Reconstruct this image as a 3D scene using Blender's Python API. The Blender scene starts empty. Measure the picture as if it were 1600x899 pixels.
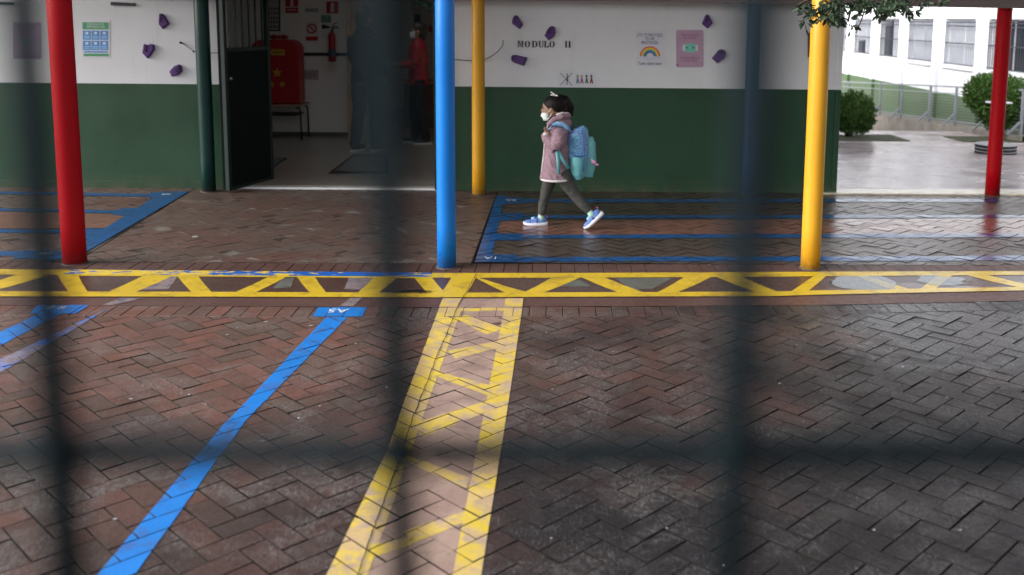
import bpy, bmesh, math, random
import numpy as np
from mathutils import Vector, Matrix, noise

random.seed(7)
PI = math.pi
SC = bpy.context.scene
COL = SC.collection

# ------------------------------------------------------------------ camera
CAM_H = 1.75
F, PX, PY = 1549.2, 889.1, 241.6
PITCH, YAW, ROLL = 0.13882, -0.01432, 0.009598
def _axes():
    cy, sy, cp, sp = math.cos(YAW), math.sin(YAW), math.cos(PITCH), math.sin(PITCH)
    fwd = Vector((-sy * cp, cy * cp, -sp)); right = Vector((cy, sy, 0)); down = fwd.cross(right)
    c, s = math.cos(ROLL), math.sin(ROLL)
    return c * right - s * down, s * right + c * down, fwd
AR, AD, AF = _axes()
cam_data = bpy.data.cameras.new('camera')
cam = bpy.data.objects.new('camera', cam_data); COL.objects.link(cam)
m = Matrix((AR, -AD, -AF)).transposed().to_4x4(); m.translation = Vector((0, 0, CAM_H))
cam.matrix_world = m
cam_data.sensor_width = 36
cam_data.lens = F / 1600 * 36
cam_data.shift_x = (800 - PX) / 1600
cam_data.shift_y = (PY - 449.5) / 1600
cam_data.clip_start = 0.02; cam_data.clip_end = 500
cam_data.dof.use_dof = True
cam_data.dof.focus_distance = 6.4
cam_data.dof.aperture_fstop = 2.15
SC.camera = cam

# ------------------------------------------------------------------ light
SUN_EL, SUN_AZ = math.radians(30), math.radians(256)     # azimuth measured clockwise from +Y
SC.world = bpy.data.worlds.new('World'); SC.world.use_nodes = True
wt = SC.world.node_tree; wt.nodes.clear()
w_out = wt.nodes.new('ShaderNodeOutputWorld'); w_bg = wt.nodes.new('ShaderNodeBackground')
w_sky = wt.nodes.new('ShaderNodeTexSky'); w_sky.sky_type = 'NISHITA'; w_sky.sun_disc = False
w_sky.sun_elevation = SUN_EL; w_sky.sun_rotation = SUN_AZ
w_sky.air_density = 1.0; w_sky.dust_density = 4.0; w_sky.ozone_density = 1.0
w_hs = wt.nodes.new('ShaderNodeHueSaturation'); w_hs.inputs['Saturation'].default_value = 0.22
w_bg.inputs['Strength'].default_value = 0.13
wt.links.new(w_sky.outputs[0], w_hs.inputs['Color']); wt.links.new(w_hs.outputs[0], w_bg.inputs['Color'])
wt.links.new(w_bg.outputs[0], w_out.inputs['Surface'])
sun_d = bpy.data.lights.new('sun', 'SUN'); sun_d.energy = 1.5; sun_d.angle = math.radians(50)
sun_d.color = (1.0, 0.97, 0.93)
sun = bpy.data.objects.new('sun', sun_d); COL.objects.link(sun)
sdir = Vector((math.sin(SUN_AZ) * math.cos(SUN_EL), math.cos(SUN_AZ) * math.cos(SUN_EL), math.sin(SUN_EL)))
sun.rotation_euler = sdir.to_track_quat('Z', 'Y').to_euler()
SC.view_settings.view_transform = 'Standard'; SC.view_settings.look = 'None'
SC.view_settings.gamma = 1.0; SC.view_settings.use_curve_mapping = False
SC.view_settings.exposure = 1.2

# ------------------------------------------------------------------ helpers
def ray(px, py):
    return AR * ((px - PX) / F) + AD * ((py - PY) / F) + AF
def G(px, py, z=0.0):
    """point of the level z seen at a photo pixel"""
    d = ray(px, py); t = (z - CAM_H) / d.z
    return Vector((0, 0, CAM_H)) + d * t
def V(px, py, Y):
    """point of the upright plane at distance Y seen at a photo pixel"""
    d = ray(px, py); t = Y / d.y
    return Vector((0, 0, CAM_H)) + d * t

def tag(o, label=None, cat=None, group=None, kind=None):
    if label: o['label'] = label
    if cat: o['category'] = cat
    if group: o['group'] = group
    if kind: o['kind'] = kind
    return o
def empty(name, loc=(0, 0, 0), rz=0, label=None, cat=None, group=None):
    o = bpy.data.objects.new(name, None); COL.objects.link(o)
    o.location = loc; o.rotation_euler = (0, 0, rz); o.empty_display_size = .1
    return tag(o, label, cat, group)
def mesh_obj(name, me, mats, parent=None, label=None, kind=None):
    o = bpy.data.objects.new(name, me); COL.objects.link(o)
    if mats is not None:
        for mm in (mats if isinstance(mats, (list, tuple)) else [mats]):
            me.materials.append(mm)
    if parent is not None:
        o.parent = parent
        o.matrix_parent_inverse = parent_inv(parent)
    return tag(o, label, kind=kind)
def parent_inv(p):
    mm = Matrix.Identity(4)
    chain = []
    q = p
    while q is not None:
        chain.append(q); q = q.parent
    w = Matrix.Identity(4)
    for q in reversed(chain):
        w = w @ q.matrix_parent_inverse @ q.matrix_basis
    return w.inverted()
def place(o, parent):
    o.parent = parent; o.matrix_parent_inverse = parent_inv(parent); return o
def copy_tree(o, loc, parent=None, label=None):
    c = o.copy(); COL.objects.link(c); c.parent = parent
    if parent is None: c.location = loc
    for ch in o.children: copy_tree(ch, None, c)
    if label: c['label'] = label
    return c

class MB:
    """collects shapes, then links them as one mesh object"""
    def __init__(s): s.v = []; s.f = []; s.mi = []
    def add(s, vs, fs, mi=0):
        n = len(s.v); s.v += [tuple(x) for x in vs]
        s.f += [tuple(i + n for i in f) for f in fs]; s.mi += [mi] * len(fs); return s
    def box(s, a, b, mi=0):
        x0, y0, z0 = (min(a[i], b[i]) for i in range(3)); x1, y1, z1 = (max(a[i], b[i]) for i in range(3))
        vs = [(x0,y0,z0),(x1,y0,z0),(x1,y1,z0),(x0,y1,z0),(x0,y0,z1),(x1,y0,z1),(x1,y1,z1),(x0,y1,z1)]
        return s.add(vs, [(0,3,2,1),(4,5,6,7),(0,1,5,4),(1,2,6,5),(2,3,7,6),(3,0,4,7)], mi)
    def bar(s, a, b, w, d=None, mi=0, up=Vector((0, 0, 1))):
        a = Vector(a); b = Vector(b); d = d or w; t = (b - a).normalized()
        if abs(t.dot(up)) > .95: up = Vector((0, 1, 0))
        x = t.cross(up).normalized() * w / 2; y = x.cross(t).normalized() * d / 2
        vs = [p + sx * x + sy * y for p in (a, b) for sx, sy in ((-1,-1),(1,-1),(1,1),(-1,1))]
        return s.add(vs, [(0,3,2,1),(4,5,6,7),(0,1,5,4),(1,2,6,5),(2,3,7,6),(3,0,4,7)], mi)
    def tube(s, pts, rad, n=10, mi=0, cap=True):
        pts = [Vector(p) for p in pts]; k = len(pts)
        rad = rad if isinstance(rad, (list, tuple)) else [rad] * k
        rings = []; x = None
        for i, p in enumerate(pts):
            t = (pts[min(i + 1, k - 1)] - pts[max(i - 1, 0)]).normalized()
            if x is None:
                x = t.cross(Vector((0, 0, 1)))
                if x.length < .1: x = t.cross(Vector((0, 1, 0)))
            x = (x - t * x.dot(t)).normalized(); y = t.cross(x)
            r = rad[i]; ra, rb = r if isinstance(r, tuple) else (r, r)
            rings.append([p + x * math.cos(2*PI*j/n) * ra + y * math.sin(2*PI*j/n) * rb for j in range(n)])
        vs = [q for r in rings for q in r]
        fs = [(i*n+j, i*n+(j+1)%n, (i+1)*n+(j+1)%n, (i+1)*n+j) for i in range(k-1) for j in range(n)]
        if cap: fs += [tuple(range(n-1, -1, -1)), tuple((k-1)*n + j for j in range(n))]
        return s.add(vs, fs, mi)
    def lathe(s, prof, c=(0, 0, 0), n=24, mi=0):
        """prof: (radius, z) from bottom to top"""
        c = Vector(c); vs = []; fs = []
        for r, z in prof:
            vs += [c + Vector((r*math.cos(2*PI*j/n), r*math.sin(2*PI*j/n), z)) for j in range(n)]
        k = len(prof)
        fs = [(i*n+j, i*n+(j+1)%n, (i+1)*n+(j+1)%n, (i+1)*n+j) for i in range(k-1) for j in range(n)]
        fs += [tuple(range(n-1, -1, -1)), tuple((k-1)*n + j for j in range(n))]
        return s.add(vs, fs, mi)
    def ball(s, c, r, n=12, m_=8, rot=None, mi=0):
        c = Vector(c); r = Vector(r if isinstance(r, (list, tuple, Vector)) else (r, r, r))
        vs = []
        for i in range(m_ + 1):
            a = -PI/2 + PI * i / m_
            rr = max(math.cos(a), .02)
            for j in range(n):
                q = Vector((rr*math.cos(2*PI*j/n)*r.x, rr*math.sin(2*PI*j/n)*r.y, math.sin(a)*r.z))
                if rot is not None: q = rot @ q
                vs.append(c + q)
        fs = [(i*n+j, i*n+(j+1)%n, (i+1)*n+(j+1)%n, (i+1)*n+j) for i in range(m_) for j in range(n)]
        fs += [tuple(range(n-1, -1, -1)), tuple(m_*n + j for j in range(n))]
        return s.add(vs, fs, mi)
    def prism(s, poly, off, mi=0):
        """closed outline of 3d points, extruded by the vector off"""
        off = Vector(off); n = len(poly); a = [Vector(p) for p in poly]
        vs = a + [p + off for p in a]
        fs = [tuple(range(n-1, -1, -1)), tuple(range(n, 2*n))] + [(i, (i+1)%n, n+(i+1)%n, n+i) for i in range(n)]
        return s.add(vs, fs, mi)
    def mesh(s, name, smooth=False):
        me = bpy.data.meshes.new(name); me.from_pydata(s.v, [], s.f)
        me.polygons.foreach_set('material_index', s.mi)
        me.validate(); me.update()
        bm = bmesh.new(); bm.from_mesh(me); bmesh.ops.recalc_face_normals(bm, faces=bm.faces); bm.to_mesh(me); bm.free()
        if smooth:
            me.polygons.foreach_set('use_smooth', [True] * len(me.polygons))
        return me
    def build(s, name, mats, parent=None, label=None, kind=None, smooth=False, bevel=0, seg=2):
        o = mesh_obj(name, s.mesh(name, smooth), mats, parent, label, kind)
        if bevel:
            b = o.modifiers.new('bevel', 'BEVEL'); b.width = bevel; b.segments = seg; b.limit_method = 'ANGLE'
            b.angle_limit = math.radians(40)
        if smooth and smooth != 'all':
            pass
        return o

def displace(me, fn):
    nr = [v.normal.copy() for v in me.vertices]
    co = [v.co + nr[i] * fn(v.co) for i, v in enumerate(me.vertices)]
    me.vertices.foreach_set('co', [c for v in co for c in v]); me.update()

def soft_union(mb, voxel, iters=3, name='body'):
    """one continuous skin over overlapping shapes"""
    me = mb.mesh(name); o = bpy.data.objects.new('tmp', me); COL.objects.link(o)
    r = o.modifiers.new('r', 'REMESH'); r.mode = 'VOXEL'; r.voxel_size = voxel
    sm = o.modifiers.new('s', 'SMOOTH'); sm.factor = .5; sm.iterations = iters
    dg = bpy.context.evaluated_depsgraph_get(); dg.update()
    out = bpy.data.meshes.new_from_object(o.evaluated_get(dg))
    out.name = name
    out.polygons.foreach_set('use_smooth', [True] * len(out.polygons))
    bpy.data.objects.remove(o)
    return out

# ------------------------------------------------------------------ materials
def lin(r, g, b):
    f = lambda c: (c/255/12.92) if c/255 <= .04045 else ((c/255+.055)/1.055)**2.4
    return (f(r), f(g), f(b), 1)
class NT:
    def __init__(s, name):
        s.m = bpy.data.materials.new(name); s.m.use_nodes = True; s.t = s.m.node_tree
        s.b = s.t.nodes['Principled BSDF']
    def n(s, t, **k):
        x = s.t.nodes.new(t)
        for a, b in k.items(): setattr(x, a, b)
        return x
    def l(s, a, b): s.t.links.new(a, b)
    def pos(s): return s.n('ShaderNodeNewGeometry').outputs['Position']
    def obj(s): return s.n('ShaderNodeTexCoord').outputs['Object']
    def noise(s, scale, detail=3, rough=.55, vec=None, dist=0):
        x = s.n('ShaderNodeTexNoise'); x.inputs['Scale'].default_value = scale
        x.inputs['Detail'].default_value = detail; x.inputs['Roughness'].default_value = rough
        x.inputs['Distortion'].default_value = dist
        s.l(vec if vec is not None else s.pos(), x.inputs['Vector']); return x.outputs['Fac']
    def ramp(s, fac, a, b, ca=0., cb=1.):
        x = s.n('ShaderNodeMapRange'); x.clamp = True
        for k, v in zip(('From Min','From Max','To Min','To Max'), (a, b, ca, cb)): x.inputs[k].default_value = v
        s.l(fac, x.inputs['Value']); return x.outputs[0]
    def mix(s, fac, a, b, mode='MIX'):
        x = s.n('ShaderNodeMix', data_type='RGBA', blend_type=mode)
        for sock, v in ((x.inputs[0], fac), (x.inputs[6], a), (x.inputs[7], b)):
            if hasattr(v, 'is_linked'): s.l(v, sock)
            elif isinstance(v, (int, float)): sock.default_value = v
            else: sock.default_value = v
        return x.outputs[2]
    def math(s, op, a, b=0., clamp=False):
        x = s.n('ShaderNodeMath', operation=op); x.use_clamp = clamp
        for sock, v in ((x.inputs[0], a), (x.inputs[1], b)):
            if hasattr(v, 'is_linked'): s.l(v, sock)
            else: sock.default_value = v
        return x.outputs[0]
    def sep(s, vec):
        x = s.n('ShaderNodeSeparateXYZ'); s.l(vec, x.inputs[0]); return x.outputs
    def bump(s, h, strength=.3, dist=.01):
        x = s.n('ShaderNodeBump'); x.inputs['Strength'].default_value = strength; x.inputs['Distance'].default_value = dist
        s.l(h, x.inputs['Height']); s.l(x.outputs[0], s.b.inputs['Normal'])
    def set(s, col=None, rough=None, spec=None, metal=None):
        for key, v in (('Base Color', col), ('Roughness', rough), ('Specular IOR Level', spec), ('Metallic', metal)):
            if v is None: continue
            if hasattr(v, 'is_linked'): s.l(v, s.b.inputs[key])
            else: s.b.inputs[key].default_value = v
        return s.m
def dark(c, k): return (c[0]*k, c[1]*k, c[2]*k, 1)

def plain(name, c, rough=.5, var=.12, scale=12, bump=.0, bscale=60, spec=.5, metal=0., obj=False):
    t = NT(name); vec = t.obj() if obj else t.pos()
    f = t.noise(scale, 4, .6, vec)
    col = t.mix(t.ramp(f, .3, .7), dark(c, 1 - var), dark(c, 1 + var * .6))
    t.set(col, rough, spec, metal)
    if bump: t.bump(t.noise(bscale, 4, .6, vec), bump, .004)
    return t.m

def wall_white(name, c):
    t = NT(name); p = t.pos()
    a = t.noise(1.3, 4, .6, p); b = t.noise(45, 4, .65, p)
    col = t.mix(t.ramp(a, .35, .7), dark(c, .93), c)
    st = t.ramp(t.noise(7, 5, .7, p), .58, .74)
    col = t.mix(t.math('MULTIPLY', st, .3), col, dark(c, .70))
    mp = t.n('ShaderNodeMapping'); mp.inputs['Scale'].default_value = (9, 9, .9); t.l(p, mp.inputs[0])
    drip = t.ramp(t.noise(1, 4, .6, mp.outputs[0]), .58, .72)
    col = t.mix(t.math('MULTIPLY', drip, .16), col, (c[0]*.62, c[1]*.56, c[2]*.5, 1))
    t.set(col, .75, .3); t.bump(b, .25, .004); return t.m
def wall_green(name, c):
    t = NT(name); p = t.pos()
    a = t.noise(2.2, 5, .6, p)
    col = t.mix(t.ramp(a, .3, .7), dark(c, .86), dark(c, 1.1))
    z = t.sep(p)[2]
    dirt = t.math('MULTIPLY', t.ramp(z, .0, .16, 1, 0), t.ramp(t.noise(9, 5, .7, p), .35, .7))
    col = t.mix(t.math('MULTIPLY', dirt, .6), col, lin(92, 84, 66))
    sc = t.ramp(t.noise(16, 6, .8, p, .8), .66, .72)
    col = t.mix(t.math('MULTIPLY', sc, .30), col, dark(c, 2.1))
    mk = t.math('MULTIPLY', t.ramp(t.noise(5, 5, .75, p, 1.2), .60, .68), t.ramp(z, .2, .9, .5, .12))
    col = t.mix(mk, col, dark(c, .45))
    t.set(col, t.ramp(a, .3, .7, .38, .55), .4); t.bump(t.noise(50, 4, .6, p), .3, .004); return t.m

M = {}
M['wall_white'] = wall_white('white_plaster', (.68, .69, .715, 1))
M['wall_green'] = wall_green('green_wall_paint', (.0145, .056, .026, 1))
M['groove'] = plain('dark_groove', (.012, .04, .025, 1), .7)
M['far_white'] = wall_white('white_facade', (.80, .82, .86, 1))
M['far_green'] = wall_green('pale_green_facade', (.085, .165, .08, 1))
M['inner_white'] = plain('interior_tile', (.72, .70, .65, 1), .35, .05, 2)
M['ceiling'] = plain('ceiling_paint', (.38, .33, .32, 1), .8, .05, 2)
M['black_band'] = plain('black_tile_band', (.012, .012, .012, 1), .3)
M['frame_green'] = plain('dark_green_metal', (.004, .018, .016, 1), .45, .2, 8, spec=.3)
M['door_dark'] = plain('near_black_green_metal', (.002, .006, .0065, 1), .6, .25, 6, spec=.15)
M['metal'] = plain('brushed_metal', (.5, .5, .5, 1), .3, metal=1.)
M['wood'] = plain('varnished_wood', (.46, .25, .11, 1), .4, .3, 9)
M['desk_top'] = plain('pale_wood_laminate', (.34, .20, .12, 1), .4, .1, 9)
M['black'] = plain('black_plastic', (.012, .012, .014, 1), .4)
M['black_matt'] = plain('black_ink', (.01, .01, .012, 1), .8)
M['white_ink'] = plain('white_ink', (.75, .75, .75, 1), .7)
M['paper'] = plain('white_paper', (.62, .63, .68, 1), .6, .04)
M['beam'] = plain('pinkish_beam_paint', (.20, .165, .165, 1), .7, .08, 5)
M['galv'] = plain('galvanised_rail', (.26, .28, .32, 1), .45, .1, 6)
M['concrete'] = plain('stained_concrete', (.24, .22, .19, 1), .7, .45, 2.2, .3, 20)
M['soil'] = plain('planting_soil', (.07, .08, .04, 1), .9, .6, 8, .6, 30)
M['trunk'] = plain('bark', (.05, .035, .025, 1), .9, .4, 20, .5, 60)
M['skin'] = plain('skin', (.36, .19, .13, 1), .5, .08, 20)
M['skin_child'] = plain('child_skin', (.30, .17, .12, 1), .5, .08, 20)
M['hair'] = plain('dark_hair', (.006, .0045, .004, 1), .5, .5, 60, .6, 160, spec=.2)
M['hair_brown'] = plain('brown_hair', (.03, .018, .012, 1), .45, .5, 60, .5, 120)

def pole_mat(name, c, rough=.32, spec=.3):
    t = NT(name); p = t.pos()
    a = t.noise(3, 4, .6, p)
    col = t.mix(t.ramp(a, .3, .7), dark(c, .9), c)
    x = t.n('ShaderNodeMapping'); x.inputs['Scale'].default_value = (38, 38, 14); t.l(p, x.inputs[0])
    chips = t.ramp(t.noise(1.0, 3, .5, x.outputs[0]), .735, .76)
    col = t.mix(chips, col, dark(c, .42))
    z = t.sep(p)[2]
    grime = t.math('MULTIPLY', t.ramp(z, 0, .10, 1, 0), t.ramp(t.noise(22, 4, .6, p), .35, .65))
    col = t.mix(t.math('MULTIPLY', grime, .7), col, (.06, .045, .035, 1))
    t.set(col, t.ramp(a, .3, .7, rough, rough + .12), spec)
    t.bump(t.noise(26, 4, .6, p), .22, .004); return t.m
M['red'] = pole_mat('red_gloss_paint', (.40, .001, .006, 1), .42, .13)
M['blue'] = pole_mat('blue_gloss_paint', (.006, .17, .60, 1))
M['yellow'] = pole_mat('yellow_gloss_paint', (.66, .33, .022, 1))
M['dkblue'] = pole_mat('deep_blue_paint', (.012, .07, .20, 1))
M['dkgreen'] = pole_mat('dark_green_gloss_paint', (.006, .04, .034, 1))

# the paving ---------------------------------------------------------------
def paver_mat(name, back=False):
    t = NT(name); p = t.pos(); s = t.sep(p)
    g = t.n('ShaderNodeNewGeometry'); oi = t.n('ShaderNodeObjectInfo')
    rnd = t.math('FRACT', t.math('ADD', g.outputs['Random Per Island'], oi.outputs['Random']))
    n1 = t.noise(.9, 4, .6, p, .4); n2 = t.noise(3.2, 5, .65, p, .6); n3 = t.noise(38, 5, .75, p); n4 = t.noise(150, 3, .7, p)
    if not back:
        RED = (.150, .066, .050, 1); DARK = (.0115, .0095, .0105, 1); GREY = (.16, .155, .15, 1); OCH = (.120, .078, .060, 1)
        # the red coating survives on the left and is worn off towards the right
        fx = t.math('ADD', t.ramp(s[0], -1.6, 1.6), t.ramp(n1, .25, .75, -.45, .45), True)
        near = t.ramp(s[1], 3.2, 4.9, .38, 0)
        fx = t.math('ADD', fx, near, True)
        col = t.mix(t.ramp(rnd, 0, 1), RED, OCH)
        col = t.mix(fx, col, DARK)
    else:
        RED = (.110, .064, .048, 1); DARK = (.050, .036, .030, 1); GREY = (.14, .125, .115, 1)
        fx = t.ramp(n1, .35, .65)
        col = t.mix(fx, RED, DARK)
    col = t.mix(t.ramp(rnd, 0, 1, -.0, .30), col, dark(DARK, 1.0))
    blot = t.noise(11, 5, .7, p, .3)
    col = t.mix(t.ramp(blot, .46, .60, 0, .45), col, t.mix(fx, dark(RED, .55), dark(DARK, 1.0)) if not back else dark(DARK, 1.5))
    n5 = t.noise(1.7, 3, .6, p, .8)
    area_ = t.ramp(t.math('ADD', t.math('MULTIPLY', n2, .6), t.math('MULTIPLY', n5, .4)), .47, .57)
    st = t.n('ShaderNodeMapping'); st.inputs['Scale'].default_value = (120, 34, 1); st.inputs['Rotation'].default_value = (0, 0, .12); t.l(p, st.inputs[0])
    scr_ = t.noise(1, 4, .75, st.outputs[0], .4)
    wear = t.math('MULTIPLY', area_, t.math('MULTIPLY', t.ramp(n3, .38, .58), t.ramp(scr_, .40, .62)))
    wf_ = t.ramp(s[0], -.8, 1.2, .95, .42)
    col = t.mix(t.math('MULTIPLY', wear, .35) if back else t.math('MULTIPLY', wear, wf_), col, GREY)
    sc2 = t.math('MULTIPLY', t.ramp(scr_, .55, .68), t.ramp(t.noise(5, 3, .6, p), .42, .6))
    col = t.mix(t.math('MULTIPLY', sc2, .0 if back else .55), col, (.16, .16, .165, 1))
    gr = t.math('MULTIPLY', t.ramp(n4, .56, .68), t.ramp(n2, .40, .60, .35, 1))
    col = t.mix(t.math('MULTIPLY', gr, .55), col, (.24, .24, .25, 1))
    col = t.mix(t.ramp(t.noise(210, 2, .6, p), .34, .46, .75, 0), col, dark(DARK, .7))
    speck = t.n('ShaderNodeTexVoronoi'); speck.inputs['Scale'].default_value = 9; t.l(p, speck.inputs['Vector'])
    sp = t.ramp(speck.outputs['Distance'], .035, .05, 1, 0)
    sp = t.math('MULTIPLY', sp, t.ramp(t.sep(speck.outputs['Color'])[0], .80, .82))
    col = t.mix(sp, col, (.5, .5, .52, 1))
    wet = t.math('MULTIPLY', t.ramp(s[0], .2, 3.0), t.ramp(n1, .3, .62))
    base = t.ramp(n3, .3, .7, .42, .68) if not back else t.ramp(n3, .3, .7, .13, .27)
    vd = t.n('ShaderNodeVectorMath', operation='DISTANCE'); t.l(p, vd.inputs[0]); vd.inputs[1].default_value = (2.25, 5.5, 0)
    pool = t.math('MULTIPLY', t.ramp(t.math('ADD', vd.outputs['Value'], t.ramp(n2, .3, .7, -.5, .5)), .25, 1.05, 1, 0), .36 if not back else 0.)
    rough = t.math('SUBTRACT', t.math('SUBTRACT', base, t.math('MULTIPLY', wet, .16 if not back else .06)), pool)
    sp_l = t.math('ADD', t.math('MULTIPLY', pool, 2.2), .22, True) if not back else .5
    t.set(col, rough, sp_l)
    h = t.math('ADD', t.math('MULTIPLY', n3, .7), t.math('MULTIPLY', n4, .3))
    t.bump(h, .8, .007); return t.m
M['paver'] = paver_mat('red_brown_worn_paver')
M['paver_back'] = paver_mat('brown_wet_paver', True)
def joint_mat():
    t = NT('dark_joint_sand'); n = t.noise(60, 3, .6)
    t.set(t.mix(t.math('MULTIPLY', t.ramp(t.noise(1.4, 4, .6), .42, .6), t.ramp(t.sep(t.pos())[0], -1.2, .3, 1, 0)), t.mix(n, (.006, .005, .005, 1), (.02, .017, .015, 1)), t.mix(n, (.02, .017, .015, 1), (.075, .065, .058, 1))), .9, .1); return t.m
M['joint'] = joint_mat()
def slab_mat():
    t = NT('brown_stamped_brick'); p = t.pos()
    g = t.n('ShaderNodeNewGeometry'); rnd = g.outputs['Random Per Island']
    n1 = t.noise(1.2, 4, .6, p, .5); n2 = t.noise(7, 5, .7, p, .4); n3 = t.noise(45, 4, .7, p)
    col = t.mix(t.ramp(n1, .38, .62), (.125, .068, .054, 1), (.122, .094, .080, 1))
    col = t.mix(t.ramp(rnd, 0, 1, 0, .18), col, (.075, .05, .042, 1))
    col = t.mix(t.ramp(n2, .50, .74, 0, .55), col, (.055, .037, .030, 1))
    lt = t.math('MULTIPLY', t.ramp(t.noise(3.4, 5, .75, p, 1.5), .62, .70), t.ramp(n3, .42, .62))
    col = t.mix(t.math('MULTIPLY', lt, .5), col, (.17, .15, .135, 1))
    col = t.mix(t.ramp(t.noise(26, 2, .5, p), .72, .75), col, (.016, .012, .011, 1))
    t.set(col, t.ramp(n2, .3, .7, .30, .55), .45); t.bump(n3, .5, .005); return t.m
def slab_joint():
    t = NT('pale_joint_mortar'); p = t.pos()
    col = t.mix(t.ramp(t.noise(2.2, 4, .7, p), .45, .58), (.045, .032, .027, 1), (.17, .145, .13, 1))
    t.set(col, .8, .2); return t.m
M['slab'] = slab_mat(); M['slab_joint'] = slab_joint()
def smooth_strip(name, a, b, r0=.35, r1=.6, wet=False):
    t = NT(name); p = t.pos(); s = t.sep(p)
    n1 = t.noise(2.5, 4, .6, p, .4); n2 = t.noise(24, 5, .7, p)
    col = t.mix(t.ramp(n1, .3, .7), a, b)
    col = t.mix(t.ramp(n2, .55, .8, 0, .5), col, dark(a, .5))
    r = t.ramp(n2, .3, .7, r0, r1)
    if wet:
        w = t.math('MULTIPLY', t.ramp(s[0], 1.9, 2.6), t.ramp(t.noise(2.2, 2, .5, p), .42, .52))
        r = t.math('MULTIPLY', r, t.ramp(w, 0, 1, 1, .28))
        t.bump(n2, .12, .003)
    else: t.bump(n2, .3, .004)
    t.set(col, r, .5); return t.m
M['kerb_red'] = smooth_strip('red_brown_concrete', (.066, .030, .024, 1), (.092, .050, .042, 1))
M['gutter'] = smooth_strip('red_brown_gutter', (.055, .027, .022, 1), (.08, .048, .04, 1), .22, .45, True)
def paint_mat(name, c, under, lo=.62, hi=.72, scale=22, rough=.35, c2=None, alt=None, white=0.):
    """floor paint, chipped down to what is under it"""
    t = NT(name); p = t.pos(); s = t.sep(p)
    n1 = t.noise(scale, 5, .7, p, .2); n2 = t.noise(2.5, 3, .6, p); n3 = t.noise(90, 4, .7, p)
    col = t.mix(t.ramp(n2, .3, .7), dark(c, .86), dark(c, 1.06))
    if c2 is not None: col = t.mix(t.ramp(t.noise(3.6, 4, .65, p, .5), .44, .60), col, c2)
    if alt is not None:
        x = t.n('ShaderNodeMapping'); x.inputs['Scale'].default_value = (9, 26, 9); t.l(p, x.inputs[0])
        pat = t.math('ADD', t.noise(1, 4, .6, x.outputs[0]), t.ramp(t.noise(1.1, 2, .5, p), .3, .7, -.12, .12))
        col = t.mix(t.ramp(pat, .50, .53), col, alt)
    if white: col = t.mix(t.ramp(t.noise(30, 3, .6, p), white, white + .04), col, (.6, .65, .7, 1))
    m_ = t.ramp(n1, lo, hi)
    col = t.mix(m_, col, under)
    col = t.mix(t.ramp(n3, .56, .74, 0, .5), col, dark(under, .6))
    col = t.mix(t.ramp(t.noise(6, 5, .75, p, .6), .50, .68, 0, .55), col, dark(under, .8))
    wetx = t.ramp(s[0], 1.7, 2.5, 1, .45)
    t.set(col, t.math('MULTIPLY', t.ramp(n3, .3, .7, rough, rough + .16), wetx), .5); t.bump(n3, .3, .003); return t.m
BRICK = (.09, .05, .04, 1)
M['p_yellow'] = paint_mat('yellow_floor_paint', (.54, .37, .018, 1), BRICK, .60, .76)
M['p_yellow_worn'] = paint_mat('faded_yellow_floor_paint', (.56, .41, .035, 1), (.34, .25, .20, 1), .48, .66, 12, .4, c2=(.44, .31, .15, 1))
M['p_pink'] = paint_mat('faded_pink_floor_paint', (.32, .225, .18, 1), (.13, .09, .075, 1), .58, .74, 14, .45, c2=(.24, .16, .135, 1))
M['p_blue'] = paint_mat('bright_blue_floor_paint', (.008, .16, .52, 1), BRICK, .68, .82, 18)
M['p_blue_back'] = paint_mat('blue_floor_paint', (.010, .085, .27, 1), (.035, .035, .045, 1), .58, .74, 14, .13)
M['p_blue_old'] = paint_mat('flaking_blue_floor_paint', (.03, .15, .55, 1), (.17, .13, .14, 1), .46, .56, 13, .4, c2=(.20, .19, .28, 1))
M['p_blue_yellow'] = paint_mat('blue_paint_flaking_over_yellow', (.008, .10, .42, 1), (.02, .05, .12, 1), .70, .80, 30, .35, alt=(.62, .44, .03, 1), white=.70)
M['p_tan'] = paint_mat('worn_grey_pink_patch', (.20, .155, .155, 1), (.09, .08, .11, 1), .5, .62, 16, .4)
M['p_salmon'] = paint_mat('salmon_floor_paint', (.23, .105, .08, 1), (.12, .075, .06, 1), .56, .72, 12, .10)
M['p_grey'] = paint_mat('grey_green_stain', (.10, .11, .095, 1), (.08, .06, .05, 1), .5, .65, 16, .4)
M['p_cream'] = paint_mat('cream_line_paint', (.74, .66, .48, 1), (.40, .30, .27, 1), .58, .72, 12, .25)
M['p_white'] = paint_mat('white_stencil_paint', (.66, .68, .70, 1), (.03, .2, .5, 1), .66, .78, 40, .4)
def court_mat():
    t = NT('wet_courtyard_paving'); p = t.pos(); s = t.sep(p)
    n1 = t.noise(1.1, 4, .6, p, .5); n2 = t.noise(14, 5, .7, p)
    col = t.mix(t.ramp(n1, .3, .7), (.46, .37, .38, 1), (.58, .51, .53, 1))
    u = t.math('ADD', s[0], s[1]); v = t.math('SUBTRACT', s[0], s[1])
    def line(a, sp, w):
        fr = t.math('ABSOLUTE', t.math('SUBTRACT', t.math('FRACT', t.math('DIVIDE', a, sp)), .5))
        return t.ramp(fr, 0, w, 1, 0)
    ln = t.math('MAXIMUM', line(u, .2, .05), line(v, .1, .07))
    ln = t.math('MULTIPLY', ln, t.ramp(t.noise(1.6, 3, .6, p), .48, .66))
    col = t.mix(t.math('MULTIPLY', ln, .5), col, (.10, .07, .07, 1))
    t.set(col, t.ramp(n1, .3, .7, .14, .34), .5)
    h = t.math('SUBTRACT', n2, t.math('MULTIPLY', ln, .8)); t.bump(h, .25, .004); return t.m
M['court'] = court_mat()
M['base'] = plain('packed_earth', (.10, .08, .07, 1), .8, .3, 3)

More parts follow.
